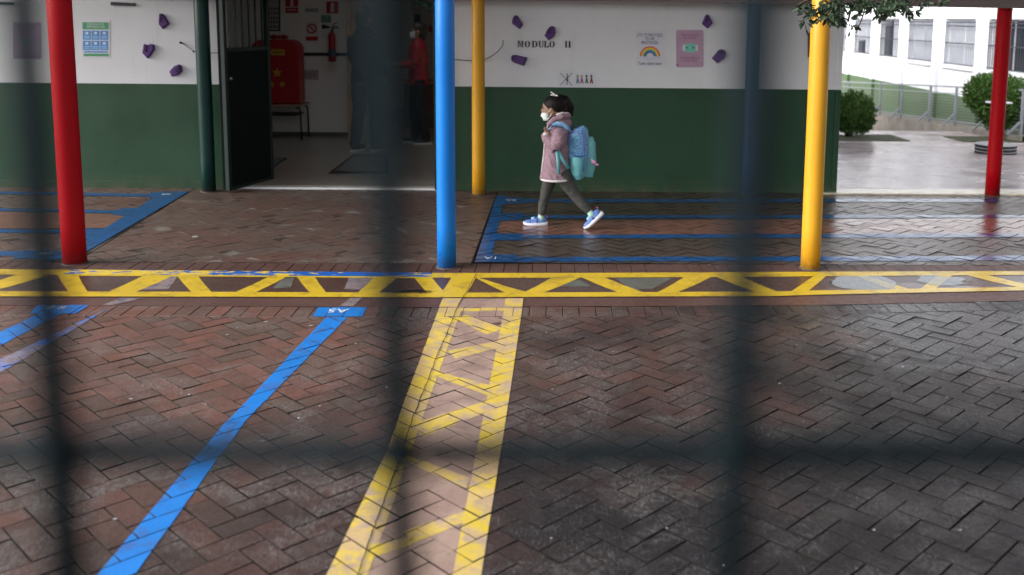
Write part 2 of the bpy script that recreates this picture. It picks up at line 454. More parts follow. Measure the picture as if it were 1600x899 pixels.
# ------------------------------------------------------------------ key places
WY = (G(300, 294).y + G(760, 298.5).y + G(1220, 300.5).y) / 3          # wall face
C_TOP = [G(0, 421), G(320, 423.5), G(700, 427), G(900, 427), G(1290, 425), G(1600, 424)]      # near edge lines of the gutter
C_BOT = [G(0, 464.5), G(310, 465), G(700, 466), G(920, 465), G(1220, 464), G(1290, 461.5), G(1600, 455)]
E_BOT = [G(0, 477), G(250, 478), G(620, 480.5), G(1280, 477), G(1600, 470)]                  # plain band under the gutter
S_BOT = [G(0, 493), G(620, 496), G(1280, 491), G(1600, 484)]                                 # soldier course
T_TOP = [G(0, 408), G(320, 411), G(700, 412), G(1000, 412.6), G(1600, 415)]                    # back soldier course
def interp(line, x):
    pts = sorted([(p.x, p.y) for p in line])
    if x <= pts[0][0]: a, b = pts[0], pts[1]
    elif x >= pts[-1][0]: a, b = pts[-2], pts[-1]
    else:
        for a, b in zip(pts, pts[1:]):
            if a[0] <= x <= b[0]: break
    return a[1] + (b[1] - a[1]) * (x - a[0]) / (b[0] - a[0])
print('WY', WY, 'gutter', interp(C_TOP, 0), interp(C_BOT, 0), interp(E_BOT, 0), interp(S_BOT, 0))
X0, X1 = -6.0, 8.0
def courty_z(Y):
    k = [(10.0, 0.), (WY + .1, 0.), (19.85, -.49), (24.9, -1.06), (31, -1.45), (60, -1.45)]
    for a, b in zip(k, k[1:]):
        if Y <= b[0]: return a[1] + (b[1] - a[1]) * (Y - a[0]) / (b[0] - a[0])
    return k[-1][1]
def GC(px, py):
    """point of the sloping courtyard seen at a pixel"""
    d = ray(px, py); lo, hi = 8., 60.
    for _ in range(60):
        mid = (lo + hi) / 2; t = mid / d.y
        if CAM_H + d.z * t > courty_z(mid): lo = mid
        else: hi = mid
    t = lo / d.y
    return Vector((0, 0, CAM_H)) + d * t

# ------------------------------------------------------------------ ground
def sheet(name, poly, mats, kind='structure', z=0., parent=None, label=None):
    mb = MB(); mb.add([(p[0], p[1], z if len(p) < 3 else p[2]) for p in poly], [tuple(range(len(poly)))])
    return mb.build(name, mats, parent, label, kind)
sheet('ground', [(-90, -30), (90, -30), (90, 100), (-90, 100)], M['base'], z=-1.6)
mb = MB(); mb.box((-12, -4, -1.5), (12, WY + .1, -.0065)); mb.build('yard_base', M['joint'], kind='structure')

def strip(name, A, B, mats, zf=lambda t: 0., rows=1, label=None, parent=None, step=.35, x0=X0, x1=X1, kind='structure'):
    """long paving strip between two edge lines (A far, B near)"""
    n = int((x1 - x0) / step); vs = []; fs = []
    for i in range(n + 1):
        x = x0 + (x1 - x0) * i / n; ya, yb = interp(A, x), interp(B, x)
        for j in range(rows + 1):
            t = j / rows; vs.append((x, yb + (ya - yb) * t, zf(t)))
    k = rows + 1
    fs = [(i*k+j, (i+1)*k+j, (i+1)*k+j+1, i*k+j+1) for i in range(n) for j in range(rows)]
    mb = MB(); mb.add(vs, fs); return mb.build(name, mats, parent, label, kind)
def off(line, d): return [Vector((p.x, p.y + d, 0)) for p in line]
GROWS = 4; GDEP = -.0055
def gz(t): return GDEP * (1 - abs(2*t - 1))
strip('gutter', C_TOP, C_BOT, M['gutter'], gz, GROWS)
strip('kerb_strip', off(C_BOT, -.004), off(E_BOT, .004), M['kerb_red'], lambda t: -.001)

# clip helpers
def clip_half(poly, a, b):
    """keep the part of poly left of the line a->b (2d)"""
    out = []; n = len(poly)
    def side(p): return (b[0]-a[0])*(p[1]-a[1]) - (b[1]-a[1])*(p[0]-a[0])
    for i in range(n):
        p, q = poly[i], poly[(i+1) % n]; sp, sq = side(p), side(q)
        if sp >= 0: out.append(p)
        if (sp > 0 > sq) or (sp < 0 < sq):
            t = sp / (sp - sq); out.append((p[0]+(q[0]-p[0])*t, p[1]+(q[1]-p[1])*t))
    return out
def area(p): return sum(p[i][0]*p[(i+1)%len(p)][1]-p[(i+1)%len(p)][0]*p[i][1] for i in range(len(p)))/2
def ccw(p): return p if area(p) > 0 else p[::-1]
def clip(poly, conv):
    conv = ccw(conv)
    for i in range(len(conv)):
        poly = clip_half(poly, conv[i], conv[(i+1) % len(conv)])
        if len(poly) < 3: return []
    return poly if abs(area(poly)) > 2e-6 else []

def inside(p, poly):
    poly = ccw(poly)
    return all((poly[(i+1)%len(poly)][0]-poly[i][0])*(p[1]-poly[i][1]) - (poly[(i+1)%len(poly)][1]-poly[i][1])*(p[0]-poly[i][0]) >= 0 for i in range(len(poly)))

# herringbone pavers: list of (centre, angle, top quad, z, tilt)
W, L, JT = .10, .20, .0034
r2 = math.sqrt(.5)
def herring(x0, x1, y0, y1, keep, seed, jt=JT, shift=(0., 0.)):
    rng = random.Random(seed); out = []
    N = int(max(abs(v) for v in (x0, x1, y0, y1)) / W * 1.5) + 6
    for i in range(-N, N):
        for j in range(-N, N):
            k = (i - j) % 4
            if k not in (0, 3): continue
            du, dv = (2, 1) if k == 0 else (1, 2)
            u, v = (i + du/2) * W, (j + dv/2) * W
            cx, cy = (u - v) * r2 + shift[0], (u + v) * r2 + shift[1]
            if not (x0 <= cx <= x1 and y0 <= cy <= y1): continue
            if not keep(cx, cy): continue
            a = PI/4 if k == 0 else 3*PI/4
            a += rng.gauss(0, .006); z = rng.gauss(0, .0009)
            tx, ty = rng.gauss(0, .009), rng.gauss(0, .012)
            cx += rng.gauss(0, .0008); cy += rng.gauss(0, .0008)
            out.append((cx, cy, a, z, tx, ty))
    return out
HL, HW = L/2 - JT/2, W/2 - JT/2
CH = .0016
def paver_local():
    """top at z=0, worn rounded edge, sides down into the joint"""
    a, b = HL, HW
    r1 = [(-a, -b, -.022), (a, -b, -.022), (a, b, -.022), (-a, b, -.022)]
    r2_ = [(-a, -b, -.0018), (a, -b, -.0018), (a, b, -.0018), (-a, b, -.0018)]
    r3 = [(-a+CH, -b+CH, 0), (a-CH, -b+CH, 0), (a-CH, b-CH, 0), (-a+CH, b-CH, 0)]
    vs = r1 + r2_ + r3
    fs = [(8,9,10,11)] + [(i, (i+1)%4, 4+(i+1)%4, 4+i) for i in range(4)] + [(4+i, 4+(i+1)%4, 8+(i+1)%4, 8+i) for i in range(4)]
    return vs, fs
PV, PF = paver_local(); PMI = [0] + [1] * 8
def paver_matrix(p):
    cx, cy, a, z, tx, ty = p
    return Matrix.Translation((cx, cy, z)) @ Matrix.Rotation(a, 4, 'Z') @ Matrix.Rotation(tx, 4, 'Y') @ Matrix.Rotation(ty, 4, 'X')
TOP = [(-HL+CH, -HW+CH), (HL-CH, -HW+CH), (HL-CH, HW-CH), (-HL+CH, HW-CH)]
FULL = [(-HL, -HW), (HL, -HW), (HL, HW), (-HL, HW)]

paver_me = bpy.data.meshes.new('paver'); paver_me.from_pydata(PV, [], PF); paver_me.materials.append(M['paver']); paver_me.materials.append(M['joint']); paver_me.polygons.foreach_set('material_index', PMI); paver_me.update()
front_keep = lambda x, y: y < interp(S_BOT, x) + .10 and abs(x) < .62 * y + .8
front = herring(-5.2, 5.6, 2.6, 6.2, front_keep, 3, shift=(.03, .02))
def scr(x, y):
    d = Vector((x, y, -CAM_H)); w = d.dot(AF)
    return PX + F * d.dot(AR) / w, PY + F * d.dot(AD) / w
def shown(p):
    sx, sy = scr(p[0], p[1]); return -20 < sx < 1620 and sy < 920
vis = sorted([p for p in front if shown(p)], key=lambda p: p[1])
single = set(vis[:300])
paving = empty('paving', (0, 4.5, 0)); paving['kind'] = 'structure'
rest = MB(); edge_tops = {}
for p in front:
    Mx = paver_matrix(p)
    full = [((Mx @ Vector((a, b, 0))).x, (Mx @ Vector((a, b, 0))).y) for a, b in FULL]
    if max(q[1] for q in full) > interp(S_BOT, p[0]) - .004:
        topq = [((Mx @ Vector((a, b, 0))).x, (Mx @ Vector((a, b, 0))).y) for a, b in TOP]
        fl = lambda d: ((p[0] + .3, interp(S_BOT, p[0] + .3) - d), (p[0] - .3, interp(S_BOT, p[0] - .3) - d))
        f2, t2 = clip_half(full, *fl(.003)), clip_half(topq, *fl(.006))
        if len(f2) > 2 and len(t2) > 2 and abs(area(t2)) > 2e-5:
            n = len(f2)
            rest.add([(x, y, -.022) for x, y in f2] + [(x, y, -.003) for x, y in f2], [(i, (i+1)%n, n+(i+1)%n, n+i) for i in range(n)] + [tuple(range(n, 2*n))], 1)
            rest.add([(x, y, 0) for x, y in t2], [tuple(range(len(t2)))])
            edge_tops[p] = t2
        continue
    if p in single:
        o = bpy.data.objects.new('paver', paver_me); COL.objects.link(o)
        o.parent = paving; o.matrix_parent_inverse = parent_inv(paving); o.matrix_basis = Mx
    else:
        rest.add([Mx @ Vector(v) for v in PV], PF[:1]); rest.add([Mx @ Vector(v) for v in PV], PF[1:], 1)
rest.build('pavers_beyond', [M['paver'], M['joint']], paving, kind='stuff')

# short bricks set side by side (soldier courses)
def soldiers(A, B, x0, x1, w, seed, lean=lambda x: 0., mat=None, name='edging_bricks', parent=None):
    """header course between two lines; every brick its own block"""
    rng = random.Random(seed); mb = MB(); quads = []
    x = x0
    while x < x1:
        ya, yb = interp(A, x) - .004, interp(B, x) + .004
        h = rng.gauss(0, .0008); ln = lean(x); j = .004 * (1 if rng.random() < .75 else .25)
        q = [(x + j/2, yb), (x + w - j/2, yb), (x + w - j/2 + ln, ya), (x + j/2 + ln, ya)]
        c = Vector((sum(p[0] for p in q)/4, sum(p[1] for p in q)/4))
        inn = [(c.x + (p[0]-c.x)*.955, c.y + (p[1]-c.y)*.975) for p in q]
        vs = [(p[0], p[1], -.022) for p in q] + [(p[0], p[1], h - .003) for p in q] + [(p[0], p[1], h) for p in inn]
        mb.add(vs, [(8,9,10,11)] + [(i,(i+1)%4,4+(i+1)%4,4+i) for i in range(4)] + [(4+i,4+(i+1)%4,8+(i+1)%4,8+i) for i in range(4)])
        quads.append((q, h)); x += w
    mb.build(name, mat, parent, kind='stuff')
    return quads
sold_front = soldiers(E_BOT, S_BOT, -4.6, 5.4, .099, 5, lambda x: 0., M['paver'], parent=paving)

# ------- paving under the canopy
back = empty('canopy_paving', (0, 8.5, 0)); back['kind'] = 'structure'
sold_back = soldiers(T_TOP, C_TOP, -5.2, 6.2, .099, 6, lambda x: 0., M['kerb_red'], parent=back)
R0A, R0B = G(775, 306), G(736, 414)             # left joint of the right-hand paved field
L0A, L0B = G(296, 299), G(116, 411)             # right joint of the left-hand field
def right_field(x, y):
    t = (y - R0B.y) / (R0A.y - R0B.y); return x > R0B.x + (R0A.x - R0B.x) * t
def left_field(x, y):
    t = (y - L0B.y) / (L0A.y - L0B.y); return x < L0B.x + (L0A.x - L0B.x) * t
bk = herring(-1, 6.6, 6.6, 10.2, lambda x, y: y > interp(T_TOP, x) - .12 and y < WY + .12 and right_field(x + .15, y), 11, shift=(.02, .05))
# keep the pavers' outlines inside the field by clipping them at its edges
def clipped_pavers(plist, border, name, mat, parent, side=None):
    mb = MB(); tops = []
    for p in plist:
        Mx = paver_matrix(p)
        full = [((Mx @ Vector((a, b, 0))).x, (Mx @ Vector((a, b, 0))).y) for a, b in FULL]
        topq = [((Mx @ Vector((a, b, 0))).x, (Mx @ Vector((a, b, 0))).y) for a, b in TOP]
        f2, t2 = clip(full, border), clip(topq, border)
        if not f2 or not t2: continue
        Mi = Mx
        def zz(x, y, Mx=Mx):
            o_ = Mx.translation; n_ = Mx.to_3x3() @ Vector((0, 0, 1))
            return o_.z - (n_.x * (x - o_.x) + n_.y * (y - o_.y)) / n_.z
        n = len(f2)
        base = len(mb.v)
        mb.add([(x, y, -.022) for x, y in f2] + [(x, y, zz(x, y) - .003) for x, y in f2], [(i, (i+1)%n, n+(i+1)%n, n+i) for i in range(n)] + [tuple(range(n, 2*n))], 1)
        mb.add([(x, y, zz(x, y)) for x, y in t2], [tuple(range(len(t2)))])
        tops.append((t2, zz))
    mb.build(name, [mat, side or M['joint']], parent, kind='stuff'); return tops
rb = [(R0B.x + .006, interp(T_TOP, 2) + .004), (6.6, interp(T_TOP, 2) + .004), (6.6, WY + .05), (R0A.x + .006, WY + .05), (R0A.x + .006, R0A.y)]
back_tops = clipped_pavers(bk, rb, 'pavers_under_canopy', M['paver_back'], back)
# centre and left slabs
ty = lambda x: interp(T_TOP, x)
cb = [(L0B.x + .006, ty(L0B.x) + .004), (R0B.x - .006, ty(R0B.x) + .004), (R0A.x - .006, R0A.y), (R0A.x - .006, WY + .05), (L0A.x + .006, WY + .05), (L0A.x + .006, L0A.y)]
cb = [cb[0], cb[1], cb[2], (R0A.x - .006, WY + .05), (L0A.x + .006, WY + .05)]
lb_ = [(-6.2, ty(-5) + .004), (L0B.x, ty(-5) + .004), (L0A.x, L0A.y), (L0A.x, WY + .05), (-6.2, WY + .05)]
sheet('entrance_bed', [(-6.2, ty(-5)), (R0B.x, ty(0)), (R0A.x, R0A.y), (R0A.x, WY + .06), (-6.2, WY + .06)], M['slab_joint'], z=-.0016)
sp_ = herring(-6.3, 1, 6.6, 10.2, lambda x, y: y > ty(x) - .12 and y < WY + .12 and not right_field(x - .2, y), 15, shift=(.0, .03))
clipped_pavers(sp_, cb, 'entrance_bricks', M['slab'], back, M['slab_joint'])
left_tops = clipped_pavers(sp_, lb_, 'bricks_left_of_entrance', M['slab'], back, M['slab_joint'])
mb = MB()
for a, b_ in ((L0B, L0A), (R0B, R0A)):
    d = (b_ - a).normalized(); n_ = Vector((-d.y, d.x, 0)) * .006
    mb.add([a - n_ + Vector((0, 0, .0015)), a + n_ + Vector((0, 0, .0015)), b_ + n_ + Vector((0, 0, .0015)), b_ - n_ + Vector((0, 0, .0015))], [(0, 1, 2, 3)])
mb.build('field_joint', M['joint'], back, 'dark open joint between two paved fields')

# ------------------------------------------------------------------ floor paint (conforms to every paver)
def to2(poly): return [(p.x, p.y) if isinstance(p, Vector) else (p[0], p[1]) for p in poly]
def P_(*px): return [tuple(G(a, b).xy) for a, b in px]
front_mats = [(p, paver_matrix(p)) for p in front]
def paint_front(name, polys, mat, off_z, label, parent=None):
    mb = MB()
    for poly in polys:
        poly = ccw(to2(poly)); xs = [q[0] for q in poly]; ys = [q[1] for q in poly]
        for p, Mx in front_mats:
            if not (min(xs) - .12 < p[0] < max(xs) + .12 and min(ys) - .12 < p[1] < max(ys) + .12): continue
            q = [((Mx @ Vector((a*1.012, b*1.012, 0))).x, (Mx @ Vector((a*1.012, b*1.012, 0))).y) for a, b in TOP]
            if p in edge_tops: q = edge_tops[p]
            elif q[0] and max(k[1] for k in q) > interp(S_BOT, p[0]): continue
            c = clip(ccw(q), poly)
            if c:
                n_ = Mx.to_3x3() @ Vector((0, 0, 1)); o_ = Mx.translation
                mb.add([(x, y, o_.z - (n_.x*(x-o_.x) + n_.y*(y-o_.y))/n_.z + off_z) for x, y in c], [tuple(range(len(c)))])
        for q, h in sold_front:
            c = clip(ccw(q), poly)
            if c: mb.add([(x, y, h + off_z) for x, y in c], [tuple(range(len(c)))])
    if not mb.v: return None
    return mb.build(name, mat, parent or paving, label)
def flat_paint(mb, poly, z, regions=None):
    mb.add([(x, y, z) for x, y in to2(poly)], [tuple(range(len(poly)))])
def paint_back(name, polys, mat, off_z, label):
    """on the right-hand pavers (per paver), and flat elsewhere"""
    mb = MB()
    for poly in polys:
        poly = ccw(to2(poly)); xs = [q[0] for q in poly]; ys = [q[1] for q in poly]
        for tq, zz in back_tops:
            if max(q[0] for q in tq) < min(xs) or min(q[0] for q in tq) > max(xs) or max(q[1] for q in tq) < min(ys) or min(q[1] for q in tq) > max(ys): continue
            c = clip(ccw(tq), poly)
            if c: mb.add([(x, y, zz(x, y) + off_z) for x, y in c], [tuple(range(len(c)))])
    return mb.build(name, mat, back, label) if mb.v else None
def paint_slab(name, polys, mat, z, label):
    mb = MB()
    for poly in polys: mb.add([(x, y, z) for x, y in ccw(to2(poly))], [tuple(range(len(poly)))])
    return mb.build(name, mat, back, label)
def paint_gutter(name, polys, mat, off_z, label):
    """polys in strip coordinates: (x, t) with t 0 near .. 1 far"""
    mb = MB()
    for poly in polys:
        poly = ccw(poly)
        xs = [q[0] for q in poly]; x = math.floor(min(xs) / .35) * .35
        while x < max(xs):
            for j in range(GROWS):
                c = clip(poly, [(x, j/GROWS), (x + .35, j/GROWS), (x + .35, (j+1)/GROWS), (x, (j+1)/GROWS)])
                if c:
                    mb.add([(a, interp(C_BOT, a) + (interp(C_TOP, a) - interp(C_BOT, a)) * t, gz(t) + off_z) for a, t in c], [tuple(range(len(c)))])
            x += .35
    return mb.build(name, mat, gutter, label)
gutter = bpy.data.objects['gutter']
def GT(px, t):
    """photo column px at strip fraction t (0 near edge .. 1 far edge)"""
    pn = 464.5 if px < 950 else (464.5 - (px - 950) / 650 * 9.5 if px > 1220 else 464.5)
    pf = 424
    x = G(px, pn + (pf - pn) * t).x
    return (x, t)
XL, XR = -4.6, 5.6
paint_gutter('painted_line', [[(G(735, 427).x, .80), (XR, .80), (XR, .995), (G(735, 427).x, .995)]], M['p_yellow'], .0022, 'yellow painted edge line along the canopy side of the gutter')
paint_gutter('painted_line', [[(XL, .80), (G(105, 425).x, .80), (G(105, 425).x, .995), (XL, .995)]], M['p_yellow'], .0022, 'yellow painted edge line at the left end of the gutter')
paint_gutter('painted_line', [[(G(105, 425).x, .83), (G(675, 427).x, .83), (G(675, 427).x, .998), (G(105, 425).x, .998)]], M['p_blue_yellow'], .0024, 'blue paint flaking over yellow beside the entrance slab')
paint_gutter('painted_line', [[(G(675, 427).x, .80), (G(735, 427).x, .80), (G(735, 427).x, .995), (G(675, 427).x, .995)], [(G(105, 425).x, .775), (G(675, 427).x, .775), (G(675, 427).x, .83), (G(105, 425).x, .83)]], M['p_yellow'], .0022, 'thin yellow painted line below the flaking blue one')
paint_gutter('painted_line', [[(XL, .02), (XR, .02), (XR, .20), (XL, .20)]], M['p_yellow'], .0022, 'yellow painted edge line along the yard side of the gutter')
zig = [((0, 25), .2, (-40, 0), .2)]
def diag(x_top0, x_top1, x_bot0, x_bot1):
    return [GT(x_top0, .80), GT(x_top1, .80), GT(x_bot1, .20), GT(x_bot0, .20)]
diags = [diag(20, 72, -60, -15), diag(85, 118, 105, 135), diag(222, 268, 168, 212), diag(275, 308, 298, 330),
         diag(420, 448, 368, 400), diag(464, 492, 484, 510), diag(585, 622, 560, 592), diag(648, 676, 668, 696),
         diag(712, 742, 688, 724), diag(744, 750, 790, 826), diag(862, 905, 818, 850), diag(910, 945, 965, 1005),
         diag(1068, 1110, 1028, 1060), diag(1120, 1160, 1180, 1215), diag(1270, 1290, 1235, 1262), diag(1338, 1356, 1392, 1420),
         diag(1464, 1488, 1438, 1462), diag(1512, 1545, 1590, 1625), diag(1650, 1680, 1630, 1650)]
for d in diags: paint_gutter('painted_diagonal', [d], M['p_yellow'], .0016, None)
paint_gutter('painted_patch', [[GT(262, .78), GT(276, .78), GT(262, .30), GT(212, .26), GT(228, .5)]], M['p_tan'], .0013, 'worn grey and blue patch in the gutter')
paint_gutter('painted_patch', [[GT(546, .80), GT(606, .80), GT(570, .3), GT(538, .34)]], M['p_tan'], .0013, 'worn pinkish patch between yellow diagonals')
paint_gutter('painted_patch', [[GT(440, .72), GT(460, .76), GT(455, .4), GT(425, .34)]], M['p_grey'], .0013, 'grey stain between yellow diagonals')
paint_gutter('painted_patch', [[GT(880, .72), GT(905, .72), GT(925, .45), GT(855, .45)]], M['p_grey'], .0013, 'grey stain on the gutter floor')
paint_gutter('painted_patch', [[GT(960, .78), GT(1050, .78), GT(1020, .35), GT(990, .3)]], M['p_grey'], .0013, 'grey stain between yellow diagonals further right')

# crossing strip, yellow with a faded pink middle
YL = lambda y: 692 - .4285 * (y - 467) + (-3 if 560 < y < 840 else 0)
YR = lambda y: 818 - .145 * (y - 466)
strip_poly = P_((692, 467), (600, 715), (507, 905), (751, 905), (799, 600), (818, 466))
k1 = P_((692, 467), (600, 715), (799, 600), (818, 466)); k2 = P_((600, 715), (507, 905), (751, 905), (799, 600))
def kerb_paint(name, polys, mat, z, label=None):
    mb = MB()
    for p in polys: mb.add([(x, y, z) for x, y in ccw(to2(p))], [tuple(range(len(p)))])
    return mb.build(name, mat, paving, label)
PW = 'p_yellow_worn'
paint_front('painted_band', [k1, k2], M['p_pink'], .0012, 'faded pink paint between the yellow lines of the crossing strip')
paint_front('painted_line', [P_((686, 482), (600, 715), (642, 705), (722, 482)), P_((600, 715), (507, 905), (572, 905), (644, 700))], M[PW], .0022, 'left yellow line of the crossing strip')
paint_front('painted_line', [P_((788, 482), (816, 482), (799, 600), (765, 600)), P_((765, 600), (799, 600), (751, 905), (706, 905))], M[PW], .0022, 'right yellow line of the crossing strip')
paint_front('painted_line', [P_((707, 482), (788, 482), (788, 486), (706, 487))], M[PW], .0021, None)
zz = [((712, 498), (728, 492), (786, 514), (760, 523)), ((700, 549), (712, 561), (790, 541), (790, 530)), ((676, 579), (684, 590), (764, 619), (766, 603)),
      ((640, 664), (662, 682), (768, 642), (768, 625)), ((632, 711), (642, 726), (728, 764), (734, 748)), ((632, 830), (646, 849), (724, 818), (726, 800)), ((560, 858), (578, 873), (644, 852), (648, 838))]
for q in zz: paint_front('painted_diagonal', [P_(*q)], M[PW], .0019, None)
ck = [G(a, b_) for a, b_ in ((745, 428), (732, 452), (717, 476), (700, 518), (681, 562), (668, 597), (654, 632), (638, 678), (617, 737), (600, 783), (589, 813), (578, 843), (559, 898), (540, 950))]
mb = MB(); rng = random.Random(5); pts_ = []
for a, b_ in zip(ck, ck[1:]):
    for k in range(6): pts_.append(a + (b_ - a) * k / 6 + Vector((rng.gauss(0, .0015), 0, 0)))
vs = []
for p in pts_:
    w_ = .0016 + .0008 * rng.random(); vs += [(p.x - w_, p.y, .0065), (p.x + w_, p.y, .0065)]
mb.add(vs, [(2*i, 2*i+1, 2*i+3, 2*i+2) for i in range(len(pts_)-1)]); mb.build('crack', M['black_matt'], paving, 'thin dark crack running down the crossing strip')
kerb_paint('painted_patch', [P_((692, 467), (818, 467), (816, 480.5), (686, 480.5))], M['p_pink'], .0016, 'pinkish crossing band over the kerb strip')
kerb_paint('painted_patch', [P_((692, 467), (722, 467), (716, 480.3), (686, 480.3)), P_((790, 467), (818, 467), (816, 480.3), (788, 480.3))], M[PW], .0032, 'yellow crossing lines over the kerb strip')
paint_gutter('painted_patch', [[GT(706, .8), GT(744, .8), GT(730, .2), GT(690, .2)]], M['p_yellow'], .0019, 'broad yellow join where the crossing strip meets the gutter')

# blue lines in the yard
paint_front('painted_line', [P_((512, 494), (545, 494), (382, 660), (352, 662)), P_((352, 660), (382, 660), (206, 905), (147, 905))], M['p_blue'], .0022, 'long bright blue diagonal line in front of the entrance')
paint_front('painted_bar', [P_((497, 481), (573, 481), (566, 496), (488, 496))], M['p_blue'], .0024, 'blue crossbar at the head of the long blue line')
paint_front('painted_bar', [P_((60, 476), (142, 476), (118, 491), (46, 491))], M['p_blue'], .0024, 'blue crossbar at the head of the left blue line')
paint_front('painted_line', [P_((62, 490), (98, 490), (0, 541), (-60, 560), (-60, 555), (0, 520))], M['p_blue'], .0022, 'short bright blue line at the left edge')
paint_front('painted_line', [P_((146, 478), (178, 478), (0, 583), (-60, 615), (-60, 590), (0, 562))], M['p_blue_old'], .0020, 'old flaking blue line beside the bright one')
kerb_paint('painted_patch', [P_((190, 466), (225, 466), (176, 477), (160, 477)), P_((548, 466), (566, 466), (552, 479), (530, 479))], M['p_tan'], .0016, 'ghost of an old painted line on the kerb strip')

# blue comb under the canopy, right
def band(y0l, y0r, y1l, y1r, xl=770, xr=1620):
    return P_((xl, y0l), (xr, y0r), (xr, y1r), (xl, y1l))
blue_tops = [(311.5, 312, 316.5, 316), (337, 336.5, 341.5, 341), (367.5, 365.5, 372.5, 371), (402.5, 400.5, 409, 407)]
lines = [
    (P_((818, 311.5), (1560, 311), (1560, 316), (818, 316.5)), 'blue line under the canopy nearest the wall'),
    (P_((816, 337), (1620, 336), (1620, 340.5), (816, 341.5)), 'second blue line under the canopy from the wall'),
    (P_((818, 367.5), (1620, 365), (1620, 371), (818, 373)), 'third blue line under the canopy from the wall'),
    (P_((806, 402.5), (1620, 400), (1620, 407.5), (806, 409.5)), 'blue line under the canopy nearest the gutter')]
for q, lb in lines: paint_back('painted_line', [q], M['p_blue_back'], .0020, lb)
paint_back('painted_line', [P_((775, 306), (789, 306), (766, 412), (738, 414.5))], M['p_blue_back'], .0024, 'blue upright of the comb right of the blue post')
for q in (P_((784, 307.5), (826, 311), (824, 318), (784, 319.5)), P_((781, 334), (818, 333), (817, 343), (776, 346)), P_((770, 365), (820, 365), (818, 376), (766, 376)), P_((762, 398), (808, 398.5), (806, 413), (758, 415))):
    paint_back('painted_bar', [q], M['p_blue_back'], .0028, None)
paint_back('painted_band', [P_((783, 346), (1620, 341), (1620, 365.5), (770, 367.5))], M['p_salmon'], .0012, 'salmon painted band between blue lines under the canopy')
# left comb
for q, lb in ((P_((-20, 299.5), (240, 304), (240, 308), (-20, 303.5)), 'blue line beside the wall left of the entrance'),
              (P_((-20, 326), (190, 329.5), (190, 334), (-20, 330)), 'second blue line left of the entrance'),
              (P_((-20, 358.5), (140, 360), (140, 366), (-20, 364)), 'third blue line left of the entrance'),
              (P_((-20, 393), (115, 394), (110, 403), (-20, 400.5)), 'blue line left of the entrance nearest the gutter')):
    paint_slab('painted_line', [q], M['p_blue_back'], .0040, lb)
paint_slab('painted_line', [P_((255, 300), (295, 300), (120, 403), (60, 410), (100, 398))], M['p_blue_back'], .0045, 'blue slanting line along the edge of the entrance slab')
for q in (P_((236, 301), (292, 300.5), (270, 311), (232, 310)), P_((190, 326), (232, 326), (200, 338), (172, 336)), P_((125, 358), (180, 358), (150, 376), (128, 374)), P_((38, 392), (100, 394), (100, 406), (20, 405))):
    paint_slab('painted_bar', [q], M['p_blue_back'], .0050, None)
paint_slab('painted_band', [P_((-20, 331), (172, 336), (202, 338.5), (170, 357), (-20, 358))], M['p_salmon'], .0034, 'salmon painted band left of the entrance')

# stencilled class marks
def text(name, body, size, mat, parent, mtx, extr=.0004, align='CENTER'):
    cu = bpy.data.curves.new(name, 'FONT'); cu.body = body; cu.size = size; cu.align_x = align; cu.extrude = extr
    cu.space_line = .9
    o = bpy.data.objects.new(name, cu); COL.objects.link(o)
    dg = bpy.context.evaluated_depsgraph_get(); me = bpy.data.meshes.new_from_object(o.evaluated_get(dg))
    bpy.data.objects.remove(o)
    me.materials.clear(); me.transform(mtx)
    return mesh_obj(name, me, mat, parent)
def floor_text(body, px, py, size, parent, z=.005, rot=PI):
    p = G(px, py); text('lettering', body, size, M['p_white'], parent, Matrix.Translation((p.x, p.y, z)) @ Matrix.Rotation(rot, 4, 'Z'), .0003)
floor_text('A5', 530, 484, .105, paving)
floor_text('II 8', 92, 479.5, .085, paving)
floor_text('1A', 768, 403, .09, back, .0075)
floor_text('4A', 799, 313, .09, back, .0075)
floor_text('1B', 76, 396, .09, back, .008)
floor_text('4B', 262, 304, .09, back, .008)

# small litter on the paving
lit = MB(); rng = random.Random(4)
for px, py, s in ((410, 690, 7), (179, 813, 8), (205, 625, 7), (500, 636, 5), (1000, 712, 4), (861, 843, 6), (1042, 827, 5), (416, 504, 7), (486, 510, 7), (355, 524, 5), (556, 538, 4), (1330, 506, 3), (854, 521, 3), (1348, 506, 3), (958, 551, 4), (1121, 418, 3), (1108, 415, 4), (1283, 325, 3), (100, 421, 3), (330, 403, 5), (590, 358, 6), (345, 405, 4), (305, 371, 16), (1500, 830, 5), (1366, 830, 5), (1480, 622, 3), (230, 905, 4), (745, 605, 3)):
    p = G(px, py); r = s / F * p.length / 2 * .8
    a0 = rng.random() * 6; pts = []
    for k in range(7):
        a = a0 + 2*PI*k/7; rr = r * rng.uniform(.5, 1.1)
        pts.append((p.x + rr*math.cos(a)*1.3, p.y + rr*math.sin(a)*.8, .0035))
    lit.prism(pts, (0, 0, .0015 + .001*rng.random()))
tag(lit.build('litter', plain('dried_leaf_flakes', (.30, .29, .28, 1), .7)), None, None, None, 'stuff')

